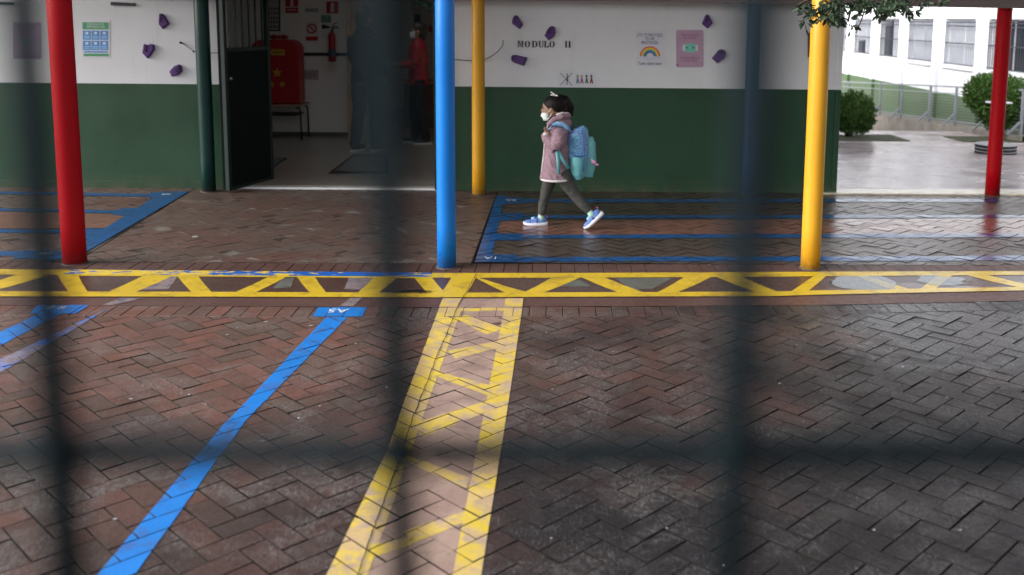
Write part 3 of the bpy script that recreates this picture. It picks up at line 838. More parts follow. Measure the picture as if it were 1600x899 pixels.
# courtyard behind, sloping away
mb = MB(); ys = [WY + .1, 13, 16, 19.85, 22, 24.9, 31, 60]
xs_ = [-8, 4.2, 14]
CX0 = 2.55
for a, b in zip(ys, ys[1:]):
    mb.add([(CX0, a, courty_z(a)), (14, a, courty_z(a)), (14, b, courty_z(b)), (CX0, b, courty_z(b))], [(0, 1, 2, 3)])
mb.build('courtyard', M['court'], kind='structure')
ye = [G(1310, 304.5), G(1600, 305.5)]; yf = [G(1310, 297.5), G(1600, 298)]
edge_y0 = (ye[0].y + ye[1].y) / 2; edge_y1 = (yf[0].y + yf[1].y) / 2
mb = MB(); mb.box((2.6, edge_y0, -.05), (9, max(edge_y1, edge_y0 + .12), .012)); mb.build('cream_kerb', M['p_cream'], kind='structure', bevel=.006)
mb = MB(); mb.box((2.6, max(edge_y1, edge_y0 + .12) + .002, -.05), (9, WY + .3, .002)); mb.build('courtyard_edge', M['court'], kind='structure')

# ------------------------------------------------------------------ the school building
def wz(px, py): return V(px, py, WY).z
XJL = V(352, 200, WY).x; XJR = V(684, 200, WY).x; XC = V(1311, 200, WY).x
ZG = (wz(0, 127.5) + wz(700, 136.3) + wz(1259, 140.6)) / 3
print('jambs', XJL, XJR, 'corner', XC, 'green top', ZG)
TH = .24; WTOP = 3.3
school = empty('school_building', (0, WY, 0), 0, 'white and dark green school building with an open doorway, behind the coloured posts', 'building')
def wall_seg(x0, x1, lab):
    mb = MB(); mb.box((x0, WY, ZG), (x1, WY + TH, WTOP)); mb.build('wall', M['wall_white'], school, 'white upper wall ' + lab)
    mb = MB(); mb.box((x0, WY - .004, -.03), (x1, WY + TH, ZG - .002)); mb.build('dado', M['wall_green'], school, 'dark green lower wall ' + lab)
    mb = MB(); mb.box((x0, WY - .020, -.03), (x1, WY - .005, .072)); mb.build('skirting', M['wall_green'], school, bevel=.003)
wall_seg(-7.5, XJL, 'left of the doorway'); wall_seg(XJR, XC - .055, 'right of the doorway')
mb = MB(); mb.box((XC - .053, WY - .02, -.03), (XC, WY + TH, ZG - .002)); mb.build('corner_trim', M['wall_green'], school, bevel=.004)
mb = MB(); mb.box((XC - .053, WY - .02, ZG), (XC, WY + TH, WTOP)); mb.build('corner_trim', M['wall_white'], school, bevel=.004)
mb = MB(); mb.box((XJL, WY, 2.25), (XJR, WY + TH, WTOP)); mb.build('lintel', M['wall_white'], school)
mb = MB(); mb.box((XC - TH, WY + TH, -.6), (XC, 24, WTOP)); mb.build('side_wall', M['wall_white'], school)
# interior
FZ = .025; BY = V(480, 212, 14).y
BY = G(480, 213, FZ).y
IX0 = V(300, 100, BY).x; IXC = V(546, 100, BY).x
mb = MB(); mb.box((IX0 - 1, WY + .06, -.04), (XC - TH, 20, FZ)); mb.build('floor', plain('interior_floor', (.32, .29, .25, 1), .3, .08, 3), school)
mb = MB(); mb.box((XJL + .02, WY - .01, -.02), (XJR - .02, WY + .055, FZ - .004)); mb.build('threshold', plain('pale_marble', (.50, .50, .50, 1), .3, .15, 6), school, bevel=.004)
mb = MB(); mb.box((XJL + .02, WY - .016, -.02), (XJR - .02, WY - .0105, .018)); mb.build('threshold_strip', plain('worn_aluminium', (.75, .75, .75, 1), .4, .1), school)
mb = MB(); mb.box((IX0 - 1.1, BY, FZ), (IXC, BY + .12, 2.7)); mb.build('inner_wall', M['inner_white'], school, 'white tiled wall facing the doorway')
zb = V(500, 85, BY).z
mb = MB(); mb.box((IX0 - 1, BY - .006, zb - .022), (IXC - .005, BY - .0005, zb + .022)); mb.build('tile_band', M['black_band'], school)
mb = MB(); mb.box((IX0 - 1, BY - .012, FZ), (IXC - .005, BY - .0005, FZ + .06)); mb.build('inner_skirting', plain('grey_skirting', (.1, .1, .09, 1), .5), school)
mb = MB(); mb.box((IX0 - 1.2, WY + TH, FZ), (IX0 - 1.1, BY + .1, 2.7)); mb.build('inner_wall', M['inner_white'], school)
mb = MB(); mb.box((IXC - .02, 18.6, FZ), (XC - TH, 18.7, 2.7)); mb.build('inner_wall', M['inner_white'], school, 'far wall of the corridor')
mb = MB(); mb.box((IXC - .12, BY + .12, FZ), (IXC, 18.6, 2.7)); mb.build('inner_wall', M['inner_white'], school)
mb = MB()
for a, b_ in (((IX0 - 1.2, WY + TH, 2.7), (XC, 11.5, 2.8)), ((IX0 - 1.2, 12.9, 2.7), (XC, 20, 2.8)), ((IX0 - 1.2, 11.5, 2.7), (-3.4, 12.9, 2.8)), ((-.4, 11.5, 2.7), (XC, 12.9, 2.8))): mb.box(a, b_)  # ceiling boxes leave an added gap that brightens the hall
mb.build('ceiling', M['ceiling'], school)
xr = V(700, 100, WY + .5).x
mb = MB(); mb.box((.9, WY + TH, FZ), (1.0, 18.6, 2.7)); mb.build('inner_wall', M['inner_white'], school)
mb = MB()
for a, b_ in (((-7.6, WY - .3, 3.31), (XC + .2, 11.5, 3.45)), ((-7.6, 12.9, 3.31), (XC + .2, 25, 3.45)), ((-7.6, 11.5, 3.31), (-3.4, 12.9, 3.45)), ((-.4, 11.5, 3.31), (XC + .2, 12.9, 3.45))): mb.box(a, b_)  # matching gap in the roof, added only to let daylight in
mb.build('roof', M['concrete'], school, 'flat roof with an added opening that lets daylight into the entrance hall')
mb = MB(); mb.box((-7.6, WY, -.03), (-7.5, 25, 3.3)); mb.build('side_wall', M['wall_white'], school)
mb = MB(); mb.box((-7.5, 24.9, -.03), (XC, 25, 3.3)); mb.build('rear_wall', M['wall_white'], school)
# wooden frame at the end of the tiled wall
def wood_frame():
    y = BY - .05
    a = V(546, 218, y).x; b = V(559, 218, y).x
    mb = MB(); mb.box((a, y - .07, FZ), (a + .055, y + .04, 2.4)); mb.build('door_frame', M['wood'], school)
    mb = MB(); mb.box((IXC - .002, y + .2, FZ), (V(566, 218, y + .3).x + .02, y + .24, 2.0)); mb.build('cupboard_side', M['wood'], school)
wood_frame()

# gate leaves of the doorway
def gate_leaf(a, b, lab, mirror=False):
    """a hinge side on the ground, b free side"""
    a = Vector((a.x, a.y, 0)); b = Vector((b.x, b.y, 0)); d = (b - a); w = d.length; t = d.normalized()
    n = Vector((-t.y, t.x, 0))
    zp = .0
    def box(mb, s0, s1, z0, z1, th):
        vs = []
        for z in (z0, z1):
            for s_, q in ((s0, -th/2), (s1, -th/2), (s1, th/2), (s0, th/2)):
                p = a + t * s_ + n * q; vs.append((p.x, p.y, z))
        mb.add(vs, [(0,3,2,1),(4,5,6,7),(0,1,5,4),(1,2,6,5),(2,3,7,6),(3,0,4,7)])
    zmid = V(390, 80, (a.y + b.y) / 2).z
    mb = MB(); box(mb, .045, w - .045, .05, zmid, .022); leaf = mb.build('gate_leaf', M['door_dark'], school, lab)
    for nm, args in (('stile', (0, .045, .02, 2.2)), ('stile', (w - .045, w, .02, 2.2)), ('rail', (.045, w - .045, zmid, zmid + .04)), ('rail', (.045, w - .045, .02, .05)), ('rail', (.045, w - .045, 2.16, 2.2))):
        mb = MB(); box(mb, *args, .045); mb.build(nm, M['frame_green'], leaf, bevel=.004)
    nb = 6
    for i in range(nb):
        s_ = .045 + (w - .09) * (i + .5) / nb
        mb = MB(); box(mb, s_ - .007, s_ + .007, zmid + .04, 2.16, .014); mb.build('bar', M['frame_green'], leaf)
    p = a + t * .075 - n * .03
    mb = MB(); mb.ball((p.x, p.y, V(361, 123, p.y).z), .016); mb.build('knob', M['metal'], leaf, smooth=True)
    return leaf
ga, gb = G(356, 302), G(426, 283)
gate_leaf(ga, gb, 'dark green gate leaf with barred top, standing open at the left jamb')
hb = G(679.5, 300); hc = V(684, 285, hb.y + .55)
gate_leaf(Vector((XJR + .0, WY - .12, 0)), Vector((XJR + .06, WY + .50, 0)), 'dark gate leaf folded back behind the blue post')
mb = MB(); mb.box((XJL - .03, WY - .05, 0), (XJL + .045, WY - .014, 2.3)); mb.build('jamb', M['frame_green'], school, bevel=.004)

# ------------------------------------------------------------------ canopy: roof, beam, posts
canopy = empty('canopy', (0, 8.4, 0), 0, 'flat canopy roof with a pinkish beam carried by the coloured posts', 'canopy')
ROOFZ = 3.0
mb = MB(); mb.box((-7.5, 6.55, ROOFZ), (7.5, WY - .31, ROOFZ + .12)); mb.build('roof_slab', M['ceiling'], canopy)
YB = G(1553, 309).y
pR = V(1560, 12.8, YB); pL = V(1000, 3.0, YB)
sl = (pR.z - pL.z) / (pR.x - pL.x)
def bz(x): return pR.z + (x - pR.x) * sl
mb = MB(); vs = []
for x in (-4.5, 7.5):
    zb_ = max(bz(x), 1.75)
    vs += [(x, YB - .05, zb_), (x, YB + .05, zb_), (x, YB + .05, zb_ + .16), (x, YB - .05, zb_ + .16)]
mb.add(vs, [(0,1,2,3),(7,6,5,4),(0,4,5,1),(1,5,6,2),(2,6,7,3),(3,7,4,0)])
mb.build('beam', M['beam'], canopy)
POSTG = 'round painted posts under the canopy'
def post(px, py, wpx, mat, label, zt=ROOFZ):
    p = G(px, py); r = wpx / F * (p - Vector((0, 0, CAM_H))).length / 2 * .985
    p.y += r * .6
    o = empty('post', (p.x, p.y, 0), 0, label, 'post', POSTG)
    mb = MB(); n = 12; H_ = zt
    prof = [(r, 0), (r, .3), (r, .9), (r, 1.5), (r, H_)]
    mb.lathe(prof, (p.x, p.y, 0), 40); s = mb.build('shaft', mat, o, smooth=True)
    mb = MB(); mb.lathe([(r * 1.12, -.01), (r * 1.10, .006), (r * .9, .010)], (p.x, p.y, 0), 32); mb.build('foot_ring', plain('grimy_mortar', (.07, .052, .044, 1), .8, .4, 30), o, smooth=True)
    return o
post(112, 414, 32, M['red'], 'bright red post in front of the left wall beside the gutter')
post(697, 420, 29.5, M['blue'], 'bright blue post in front of the doorway')
post(1268, 422, 29.5, M['yellow'], 'yellow post by the gutter with leaves hanging over its top')
post(324, 300.5, 21, M['dkgreen'], 'dark green post close to the wall left of the gate')
post(747.5, 305, 20.5, M['yellow'], 'orange yellow post close to the wall right of the doorway')
post(1170, 305, 20, M['dkblue'], 'dark blue post close to the green wall, behind the out of focus bar')
post(1553, 307, 20.5, M['red'], 'dark red post at the right, in front of the courtyard')

# ------------------------------------------------------------------ things on the wall
def flat_on_wall(name, pts, mat, d=.004, y=None, parent=None, label=None, cat=None, group=None, yoff=0., kind=None):
    """outline in photo pixels on the wall plane, d thick"""
    y = (y if y is not None else WY) - yoff
    w = [V(a, b, y) for a, b in pts]
    mb = MB(); mb.prism(w, (0, -d, 0)); o = mb.build(name, mat, parent)
    return tag(o, label, cat, group, kind)
def rectpx(x0, y0, x1, y1, sk=.006): return [(x0, y0), (x1, y0 + (x1-x0)*sk), (x1, y1 + (x1-x0)*sk), (x0, y1)]
def cell(root, name, x0, y0, x1, y1, mat, yo, y=None): return flat_on_wall(name, rectpx(x0, y0, x1, y1), mat, .0008, y, root, yoff=yo)
def wall_text(body, px, py, h_px, mat, parent, yo=.003, y=None, align='CENTER', sx=1.):
    y = (y or WY); p = V(px, py, y - yo); size = h_px / F * y / .70
    mtx = Matrix.Translation((p.x, p.y, p.z)) @ Matrix.Rotation(PI/2, 4, 'X') @ Matrix.Diagonal((sx, 1, 1, 1))
    return text('lettering', body, size, mat, parent, mtx, .0003, align)
c_ = lambda n, r, g, b: plain(n, lin(r, g, b), .55, .08)
M['po_green'] = c_('poster_green', 70, 150, 105); M['po_blue'] = c_('poster_blue', 75, 140, 205); M['po_lblue'] = c_('poster_pale_blue', 165, 205, 235)
M['po_pink'] = c_('poster_pink', 180, 148, 172); M['po_ppink'] = c_('faded_pink_poster', 170, 150, 175); M['ink_blue'] = c_('navy_ink', 55, 60, 105)
M['po_mint'] = c_('mint_print', 120, 200, 180); M['ink_pink'] = c_('rose_ink', 150, 95, 130); M['po_skin'] = c_('print_skin', 225, 190, 150)
for n_, cc in (('r', (205, 95, 60)), ('o', (225, 150, 60)), ('y', (225, 205, 90)), ('g', (95, 160, 100)), ('b', (70, 120, 190)), ('n', (55, 65, 130))): M['rb_' + n_] = c_('rainbow_' + n_, *cc)
M['purple'] = plain('purple_felt', lin(88, 58, 118), .8, .2, 40, .4, 120)
M['purple_dk'] = plain('purple_felt_shade', lin(62, 42, 84), .8, .2, 40)

# safety poster
p1 = flat_on_wall('poster', rectpx(127, 31, 172, 90), M['paper'], .003, label='blue and green safety poster with six picture panels', cat='poster')
cell(p1, 'title_panel', 129, 35, 169.5, 46, M['po_green'], .0036); cell(p1, 'footer_panel', 130.5, 84, 170, 88, M['po_green'], .0036)
for i in range(3):
    for j in range(2):
        x = 129.5 + i * 13.6; y = 48 + j * 16
        cell(p1, 'picture_panel', x, y, x + 12.2, y + 14.5, M['po_blue'], .0036)
        cell(p1, 'figure', x + 4, y + 2, x + 8.5, y + 6, M['paper'], .0046)
        for k in range(2): cell(p1, 'caption', x + 2, y + 8.5 + k*2.6, x + 10.5, y + 9.6 + k*2.6, M['po_lblue'], .0046)
cell(p1, 'caption', 131, 80, 168, 82.5, M['po_blue'], .0036)
wall_text('MEDIDAS DE\nPREVENCION', 149.5, 39.8, 3.2, M['paper'], p1, .0048)
p2 = flat_on_wall('poster', rectpx(21, 35, 63, 92), M['po_ppink'], .003, label='faded pinkish poster at the far left, behind the blurred bar', cat='poster')
cell(p2, 'picture_panel', 32, 58, 52, 72, c_('faded_mint', 150, 160, 170), .0036)
for k in range(4): cell(p2, 'caption', 27, 40 + k * 4 + (36 if k > 1 else 0), 57, 41.6 + k * 4 + (36 if k > 1 else 0), c_('faded_rose_ink', 140, 120, 150), .0036)
# black plates
flat_on_wall('name_plate', [(174.5, 3.2), (211.5, 5), (212.5, 9.8), (174, 8.6)], M['black'], .02, label='small black plate high on the white wall above the safety poster', cat='plate')
flat_on_wall('name_plate', [(-18, 2), (22, 4), (23, 8), (-18, 7)], M['black'], .02, label='black plate at the left edge of the white wall', cat='plate')

def felt(pts, fold, label, d=.035):
    root = empty('felt_pocket', V(pts[0][0], pts[0][1], WY), 0, label, 'wall decoration', 'purple felt pieces on the white wall')
    w = [V(a, b, WY - .0005) for a, b in pts]; cx = sum((q for q in w), Vector()) / len(w)
    n = len(w); fr = [cx + (q - cx) * .82 + Vector((0, -d, 0)) for q in w]; rim = [q + Vector((0, -d * .45, 0)) for q in w]
    mb = MB(); mb.add(w + rim + fr, [(i, (i+1)%n, n+(i+1)%n, n+i) for i in range(n)] + [(n+i, n+(i+1)%n, 2*n+(i+1)%n, 2*n+i) for i in range(n)] + [tuple(range(2*n, 3*n))])
    mb.build('pocket', M['purple'], root, smooth=False, bevel=.004)
    f = [V(a, b, WY - d - .002) for a, b in fold]
    mb = MB(); mb.prism(f, (0, -.006, 0)); mb.build('flap', M['purple_dk'], root)
    return root
def K(s, ox, oy, *pts): return [(ox + a / s, oy + b / s) for a, b in pts]
felt(K(6.915, 100, 0, (1035,148),(1062,150),(1100,180),(1142,262),(1074,318),(1028,262)), K(6.915, 100, 0, (1036,150),(1060,155),(1040,230),(1030,240)), 'purple felt piece, uppermost of the three left of the green post')
felt(K(6.915, 100, 0, (868,475),(905,490),(940,475),(980,485),(985,530),(940,605),(908,635),(852,575)), K(6.915, 100, 0, (868,476),(898,488),(885,560),(868,560)), 'purple felt piece shaped like a mitten, between the upper and the lower one')
felt(K(6.915, 100, 0, (1142,775),(1195,715),(1245,696),(1275,715),(1282,770),(1240,812),(1168,828)), K(6.915, 100, 0, (1215,720),(1240,705),(1245,760),(1200,785),(1190,780)), 'purple felt piece with a rolled rim, lowest left of the green post')
felt(K(6.917, 790, 10, (95,100),(115,97),(135,110),(188,195),(155,248),(68,185),(75,130)), K(6.917, 790, 10, (85,120),(110,105),(125,125),(90,140)), 'purple felt piece above the letter M')
felt(K(6.917, 790, 10, (470,225),(500,212),(530,225),(540,285),(520,330),(465,370),(420,320),(440,270)), K(6.917, 790, 10, (468,232),(495,235),(480,300),(455,300)), 'purple felt piece above the letters LO')
felt(K(6.917, 790, 10, (60,545),(75,527),(110,525),(237,555),(200,645),(90,608),(60,585)), K(6.917, 790, 10, (65,550),(85,533),(90,560),(75,580)), 'purple felt piece under the letter M, pointing left')
felt(K(6.917, 980, 10, (845,95),(862,88),(880,98),(922,182),(866,240),(805,190)), K(6.917, 980, 10, (850,110),(865,100),(870,160),(845,165)), 'purple felt kite shape above the pink poster')
felt(K(6.917, 980, 10, (980,480),(1010,464),(1050,472),(1070,510),(1055,555),(972,618),(912,562)), K(6.917, 980, 10, (1000,490),(1030,480),(1050,505),(1010,520)), 'purple felt piece right of the pink poster')

# MODULO II, stencil serif capitals
module = empty('lettering_sign', V(850, 70, WY), 0, 'black stencil capitals MODULO II on the white wall', 'lettering')
def glyph(ch, x, y0, w, h):
    """x,y0 top left in px; strokes as polygons in 0..1 units"""
    S = {
     'M': [[(0,0),(.26,0),(.26,.06),(.2,.08),(.2,.92),(.26,.94),(.26,1),(0,1),(0,.94),(.08,.92),(.08,.08),(0,.06)],
           [(.24,0),(.36,0),(.54,.75),(.47,.95)], [(.56,.7),(.70,0),(.72,.12),(.52,.95)],
           [(.72,0),(1.0,0),(1,.06),(.95,.08),(.95,.92),(1,.94),(1,1),(.68,1),(.68,.94),(.75,.92),(.75,.08),(.72,.06)]],
     'O': [[(.44,0),(.44,.1),(.30,.25),(.30,.75),(.44,.9),(.44,1),(.2,.92),(.04,.7),(.04,.3),(.2,.08)],
           [(.56,0),(.8,.08),(.96,.3),(.96,.7),(.8,.92),(.56,1),(.56,.9),(.70,.75),(.70,.25),(.56,.1)]],
     'D': [[(0,0),(.34,0),(.34,1),(0,1),(0,.94),(.08,.92),(.08,.08),(0,.06)],
           [(.44,0),(.72,.05),(.95,.3),(.95,.7),(.72,.95),(.44,1),(.44,.92),(.62,.84),(.70,.68),(.70,.32),(.62,.16),(.44,.08)]],
     'U': [[(0,0),(.40,0),(.40,.06),(.32,.08),(.32,.72),(.44,.92),(.44,1),(.2,.95),(.08,.75),(.08,.08),(0,.06)],
           [(.66,0),(1,0),(1,.06),(.9,.08),(.9,.72),(.76,.93),(.54,1),(.54,.93),(.76,.78),(.78,.08),(.66,.06)]],
     'L': [[(0,0),(.5,0),(.5,.06),(.38,.08),(.38,.92),(.42,1),(0,1),(0,.94),(.1,.92),(.1,.08),(0,.06)],
           [(.48,.93),(.78,.80),(.92,.58),(.97,.58),(.95,1),(.48,1)]],
     'I': [[(0,0),(1,0),(1,.06),(.85,.09),(.85,.91),(1,.94),(1,1),(0,1),(0,.94),(.15,.91),(.15,.09),(0,.06)]]}[ch]
    mb = MB()
    for poly in S:
        w_ = [V(x + a * w, y0 + b * h + (x + a * w - 808) * .006, WY - .0008) for a, b in poly]
        mb.prism(w_, (0, -.003, 0))
    mb.build('letter', M['black_matt'], module)
for ch, x, w in (('M', 808.6, 9), ('O', 819.8, 8.6), ('D', 831, 9.2), ('U', 841.6, 8), ('L', 850, 7.8), ('O', 858.2, 8.6), ('I', 882.6, 3.7), ('I', 888.2, 3.7)):
    glyph(ch, x, 64, w, 10.2)

# children strip
p3 = flat_on_wall('picture_strip', rectpx(871, 110, 896, 135.5), M['paper'], .002, label='small white card with a crossed out figure, low on the white wall', cat='picture card')
cell(p3, 'figure', 885, 119, 888, 127, c_('print_grey', 90, 110, 110), .0026); cell(p3, 'figure', 885, 127, 887, 133, c_('print_blue', 110, 140, 190), .0026)
flat_on_wall('figure_head', K(16, 850, 100, (565,262),(582,250),(602,262),(602,285),(565,285)), M['black_matt'], .0008, None, p3, yoff=.0026)
cr = c_('dark_red_cross', 80, 35, 45)
for a, b in (((875.5, 114.5), (894, 134)), ((894, 114.5), (875, 133.5))):
    flat_on_wall('cross_stroke', [(a[0]-.6, a[1]), (a[0]+.6, a[1]), (b[0]+.6, b[1]), (b[0]-.6, b[1])], cr, .0008, None, p3, yoff=.0040)
p4 = flat_on_wall('picture_strip', rectpx(897, 112, 932, 135.5), M['paper'], .002, label='small white card with four walking children in a row', cat='picture card')
for i, (x, cb, chh) in enumerate(((902.5, (90, 120, 130), (120, 125, 110)), (909, (150, 80, 140), (165, 155, 110)), (916.5, (60, 110, 70), (60, 60, 65)), (924, (120, 40, 55), (40, 42, 50)))):
    mb_ = c_('print_%d' % i, *cb); mh = c_('printh_%d' % i, *chh)
    flat_on_wall('figure_head', [(x-1.8, 118.5), (x, 116.8), (x+1.8, 118.5), (x+1.6, 120.5), (x-1.6, 120.5)], mh, .0008, None, p4, yoff=.0026)
    flat_on_wall('figure', [(x-1, 121), (x+1, 121), (x+2, 126), (x+3, 130.5), (x+1.2, 130.8), (x, 127.8), (x-1.2, 131), (x-2.6, 130.6), (x-1.6, 126)], mb_, .0008, None, p4, yoff=.0026)

# rainbow poster
p5 = flat_on_wall('poster', rectpx(994, 47, 1039, 103.5), M['paper'], .002, label='white poster with a rainbow between two clouds', cat='poster')
wall_text('¡YO TE PROTEJO,\nTÚ ME\nPROTEGES!', 1015.5, 57.2, 4.6, M['ink_blue'], p5, .0032, sx=.80)
wall_text('Todo saldrá bien', 1015.5, 101.5, 4.4, M['ink_blue'], p5, .0032, sx=.86)
ccx, ccy = 1015.5, 88.5
for k, key in enumerate(('r', 'o', 'y', 'g', 'b', 'n')):
    ro = 16.0 - k * 1.7; ri = ro - 1.7
    arc = [(ccx + ro * math.cos(a), ccy - ro * math.sin(a)) for a in [PI * i / 16 for i in range(17)]]
    arc += [(ccx + ri * math.cos(a), ccy - ri * math.sin(a)) for a in [PI * i / 16 for i in range(16, -1, -1)]]
    flat_on_wall('rainbow_arc', arc, M['rb_' + key], .0008, None, p5, yoff=.0026)
cloud = c_('print_cloud', 195, 200, 215)
for cx_, cy_, r_ in ((1003, 90.5, 3.6), (1007, 91.5, 3.2), (1012, 92, 3.4), (1016, 92.5, 3), (1020, 92, 3.2), (1025, 91, 3.6), (1029, 90.8, 3)):
    flat_on_wall('cloud', [(cx_ + r_ * math.cos(2*PI*i/12), cy_ + r_ * .8 * math.sin(2*PI*i/12)) for i in range(12)], cloud, .0006, None, p5, yoff=.0036 + .0002 * (cx_ % 3))
# pink mask poster with round corners
def rr(x0, y0, x1, y1, r):
    out = []
    for cx_, cy_, a0 in ((x1-r, y0+r, -PI/2), (x1-r, y1-r, 0), (x0+r, y1-r, PI/2), (x0+r, y0+r, PI)):
        out += [(cx_ + r*math.cos(a0 + PI/2*i/4), cy_ + r*math.sin(a0 + PI/2*i/4)) for i in range(5)]
    return out
p6 = flat_on_wall('poster', rr(1056.5, 47, 1099, 105.5, 3), M['po_pink'], .003, label='pink poster with a mint green face mask drawing', cat='poster')
wall_text('USAR LA TUYA\nME AYUDA', 1078, 56.8, 3.6, M['ink_pink'], p6, .0040, sx=.8)
wall_text('TU MASCARILLA\nTE PROTEGE', 1078, 92.5, 3.6, M['ink_pink'], p6, .0040, sx=.8)
flat_on_wall('printed_mask', rr(1070, 68, 1087, 82, 4), M['po_mint'], .0008, None, p6, yoff=.0036)
flat_on_wall('printed_mask', rr(1066.5, 70, 1070.5, 80, 1.8), M['paper'], .0008, None, p6, yoff=.0036)
flat_on_wall('printed_mask', rr(1086.5, 70, 1090.5, 80, 1.8), M['paper'], .0008, None, p6, yoff=.0036)
for x in (1073, 1083): flat_on_wall('printed_eye', rr(x - 1.2, 73.6, x + 1.2, 76, 1.1), M['black_matt'], .0006, None, p6, yoff=.0046)
flat_on_wall('printed_mark', rr(1057.5, 101, 1060, 103, 1), M['black_matt'], .0006, None, p6, yoff=.0040)
# small framed picture behind the yellow post
p7 = flat_on_wall('framed_picture', rectpx(1262, 51.5, 1281, 89.5), plain('dark_brown_frame', (.10, .035, .02, 1), .4), .02, label='small dark framed picture half hidden behind the yellow post', cat='framed picture')
cell(p7, 'picture', 1265.5, 55, 1278, 86, plain('golden_print', (.35, .22, .07, 1), .5, .5, 30), .021)

# cables
def cable(pts, label):
    mb = MB(); out = []
    P = [Vector(p) for p in pts]
    for i in range(len(P) - 1):
        p0, p1, p2, p3_ = P[max(i-1, 0)], P[i], P[i+1], P[min(i+2, len(P)-1)]
        for k in range(5):
            t = k / 5
            out.append(.5 * ((2*p1) + (p2-p0)*t + (2*p0-5*p1+4*p2-p3_)*t*t + (3*p1-p0-3*p2+p3_)*t**3))
    out.append(P[-1]); mb.tube(out, .0035, 6)
    return tag(mb.build('cable', M['black'], smooth=True), label, 'cable')
cable([V(282, 67, WY - .01), V(290, 71, WY - .02), V(302, 79.5, WY - .05), V(315, 83, WY - .12), V(335, 83, WY - .10), V(352, 82, WY - .06)], 'thin black cable from a wall hook to the gate jamb')
cable([V(786, 63, WY - .01), V(785, 72, WY - .02), V(775, 83, WY - .03), V(760, 92, WY - .03), V(745, 95, WY - .02), V(720, 94, WY - .012), V(690, 91, WY - .012)], 'thin dark cable sagging behind the orange yellow post')
mb = MB(); mb.ball(V(282, 67, WY - .01), .012); mb.tube([V(302, 79.5, WY - .05), V(303, 82, WY - .05)], .01, 8); tag(mb.build('cable_hook', M['black'], smooth=True), 'black hook holding the cable end left of the green post', 'hook')

# ------------------------------------------------------------------ inside the doorway
# letter box
def IV(px, py, dy=0): return V(px, py, BY - dy)
box_y = BY - .35
def letterbox():
    y = box_y
    a = V(400, 158, y); b = V(473, 158, y); zt = V(440, 62, y).z; zb_ = V(440, 160, y).z
    root = empty('letter_box', ((a.x+b.x)/2, y, zb_), 0, 'red cardboard letter box with yellow stars, standing on the desk', 'letter box')
    w = b.x - a.x; r = w * .22; n = 8
    prof = [(a.x, zb_), (b.x, zb_)] + [(b.x - r + r*math.cos(PI/2*i/n), zt - r + r*math.sin(PI/2*i/n)) for i in range(n+1)] + [(a.x + r - r*math.sin(PI/2*i/n), zt - r + r*math.cos(PI/2*i/n)) for i in range(n+1)]
    mb = MB(); mb.prism([(x, y - .16, z) for x, z in prof], (0, .3, 0)); mb.build('box', plain('red_card', (.36, .008, .014, 1), .45, .1, 6), root, bevel=.008)
    yw = plain('gold_card', (.45, .28, .03, 1), .5)
    p = V(434, 82, y - .17); mb = MB(); mb.box((p.x - .09, y - .175, p.z - .04), (p.x + .09, y - .163, p.z + .04)); f = mb.build('slot_plate', yw, root)
    mb = MB(); mb.box((p.x - .06, y - .179, p.z - .006), (p.x + .06, y - .176, p.z + .006)); mb.build('slot', M['black'], f)
    for px, py, s in ((433, 114, 8), (424, 132, 5.5), (441, 132, 5.5)):
        c = V(px, py, y - .165); R_ = s / F * y
        pts = [(c.x + (R_ if i % 2 == 0 else R_*.45)*math.sin(PI*i/5), y - .163, c.z + (R_ if i % 2 == 0 else R_*.45)*math.cos(PI*i/5)) for i in range(10)]
        mb = MB(); mb.prism(pts, (0, -.006, 0)); mb.build('star', yw, root)
    c = V(436, 58, y - .05); mb = MB()
    for dx in (-.07, .07): mb.ball((c.x + dx, c.y, c.z), (.06, .03, .032))
    mb.ball(c, .028); mb.build('bow', plain('red_ribbon', (.25, .01, .015, 1), .35), root, smooth=True)
letterbox()
def desk():
    y = box_y; z = V(440, 161, y).z
    a = V(395, 160, y).x; b = V(478, 160, y).x
    root = empty('school_desk', ((a+b)/2, y, FZ), 0, 'school desk with bent black tube legs carrying the red letter box', 'desk')
    mb = MB(); mb.box((a, y - .24, z - .03), (b, y + .24, z - .004)); mb.build('desk_top', M['desk_top'], root, bevel=.006)
    for x in (a + .04, b - .03):
        for dy in (-.2, .2):
            sx = 1 if x > (a+b)/2 else -1
            mb = MB(); mb.tube([(x - sx*.06, y + dy, z - .045), (x - sx*.01, y + dy, z - .055), (x, y + dy, z - .10), (x + sx*.01, y + dy, FZ + .01)], .012, 8); mb.build('leg', M['black'], root, smooth=True)
    mb = MB(); mb.box((a + .05, y - .18, z - .16), (b - .08, y + .18, z - .14)); mb.build('shelf', M['black'], root)
desk()
def sign(name, px0, py0, px1, py1, mat, label, cat='sign', y=None, d=.006):
    return flat_on_wall(name, rectpx(px0, py0, px1, py1), mat, d, y or BY, label=label, cat=cat, yoff=.001)
M['sg_red'] = plain('sign_red', (.42, .01, .015, 1), .4); M['sg_green'] = plain('sign_green', (.03, .22, .12, 1), .5); M['sg_white'] = plain('sign_white', (.6, .58, .55, 1), .5)
def scell(r, n, x0, y0, x1, y1, mat, yo=.008): return flat_on_wall(n, rectpx(x0, y0, x1, y1), mat, .001, BY, r, yoff=yo)
s1 = sign('fire_sign', 510, 2.5, 529, 21, M['sg_red'], 'square red fire extinguisher sign above the extinguisher')
flat_on_wall('pictogram', [(516.5, 7), (518, 4.5), (520.5, 4.5), (522, 7), (522, 19), (516.5, 19)], M['sg_white'], .001, BY, s1, yoff=.008)
s2 = sign('fire_sign', 446, -12, 466, 20.5, M['sg_red'], 'tall red fire sign above the letter box')
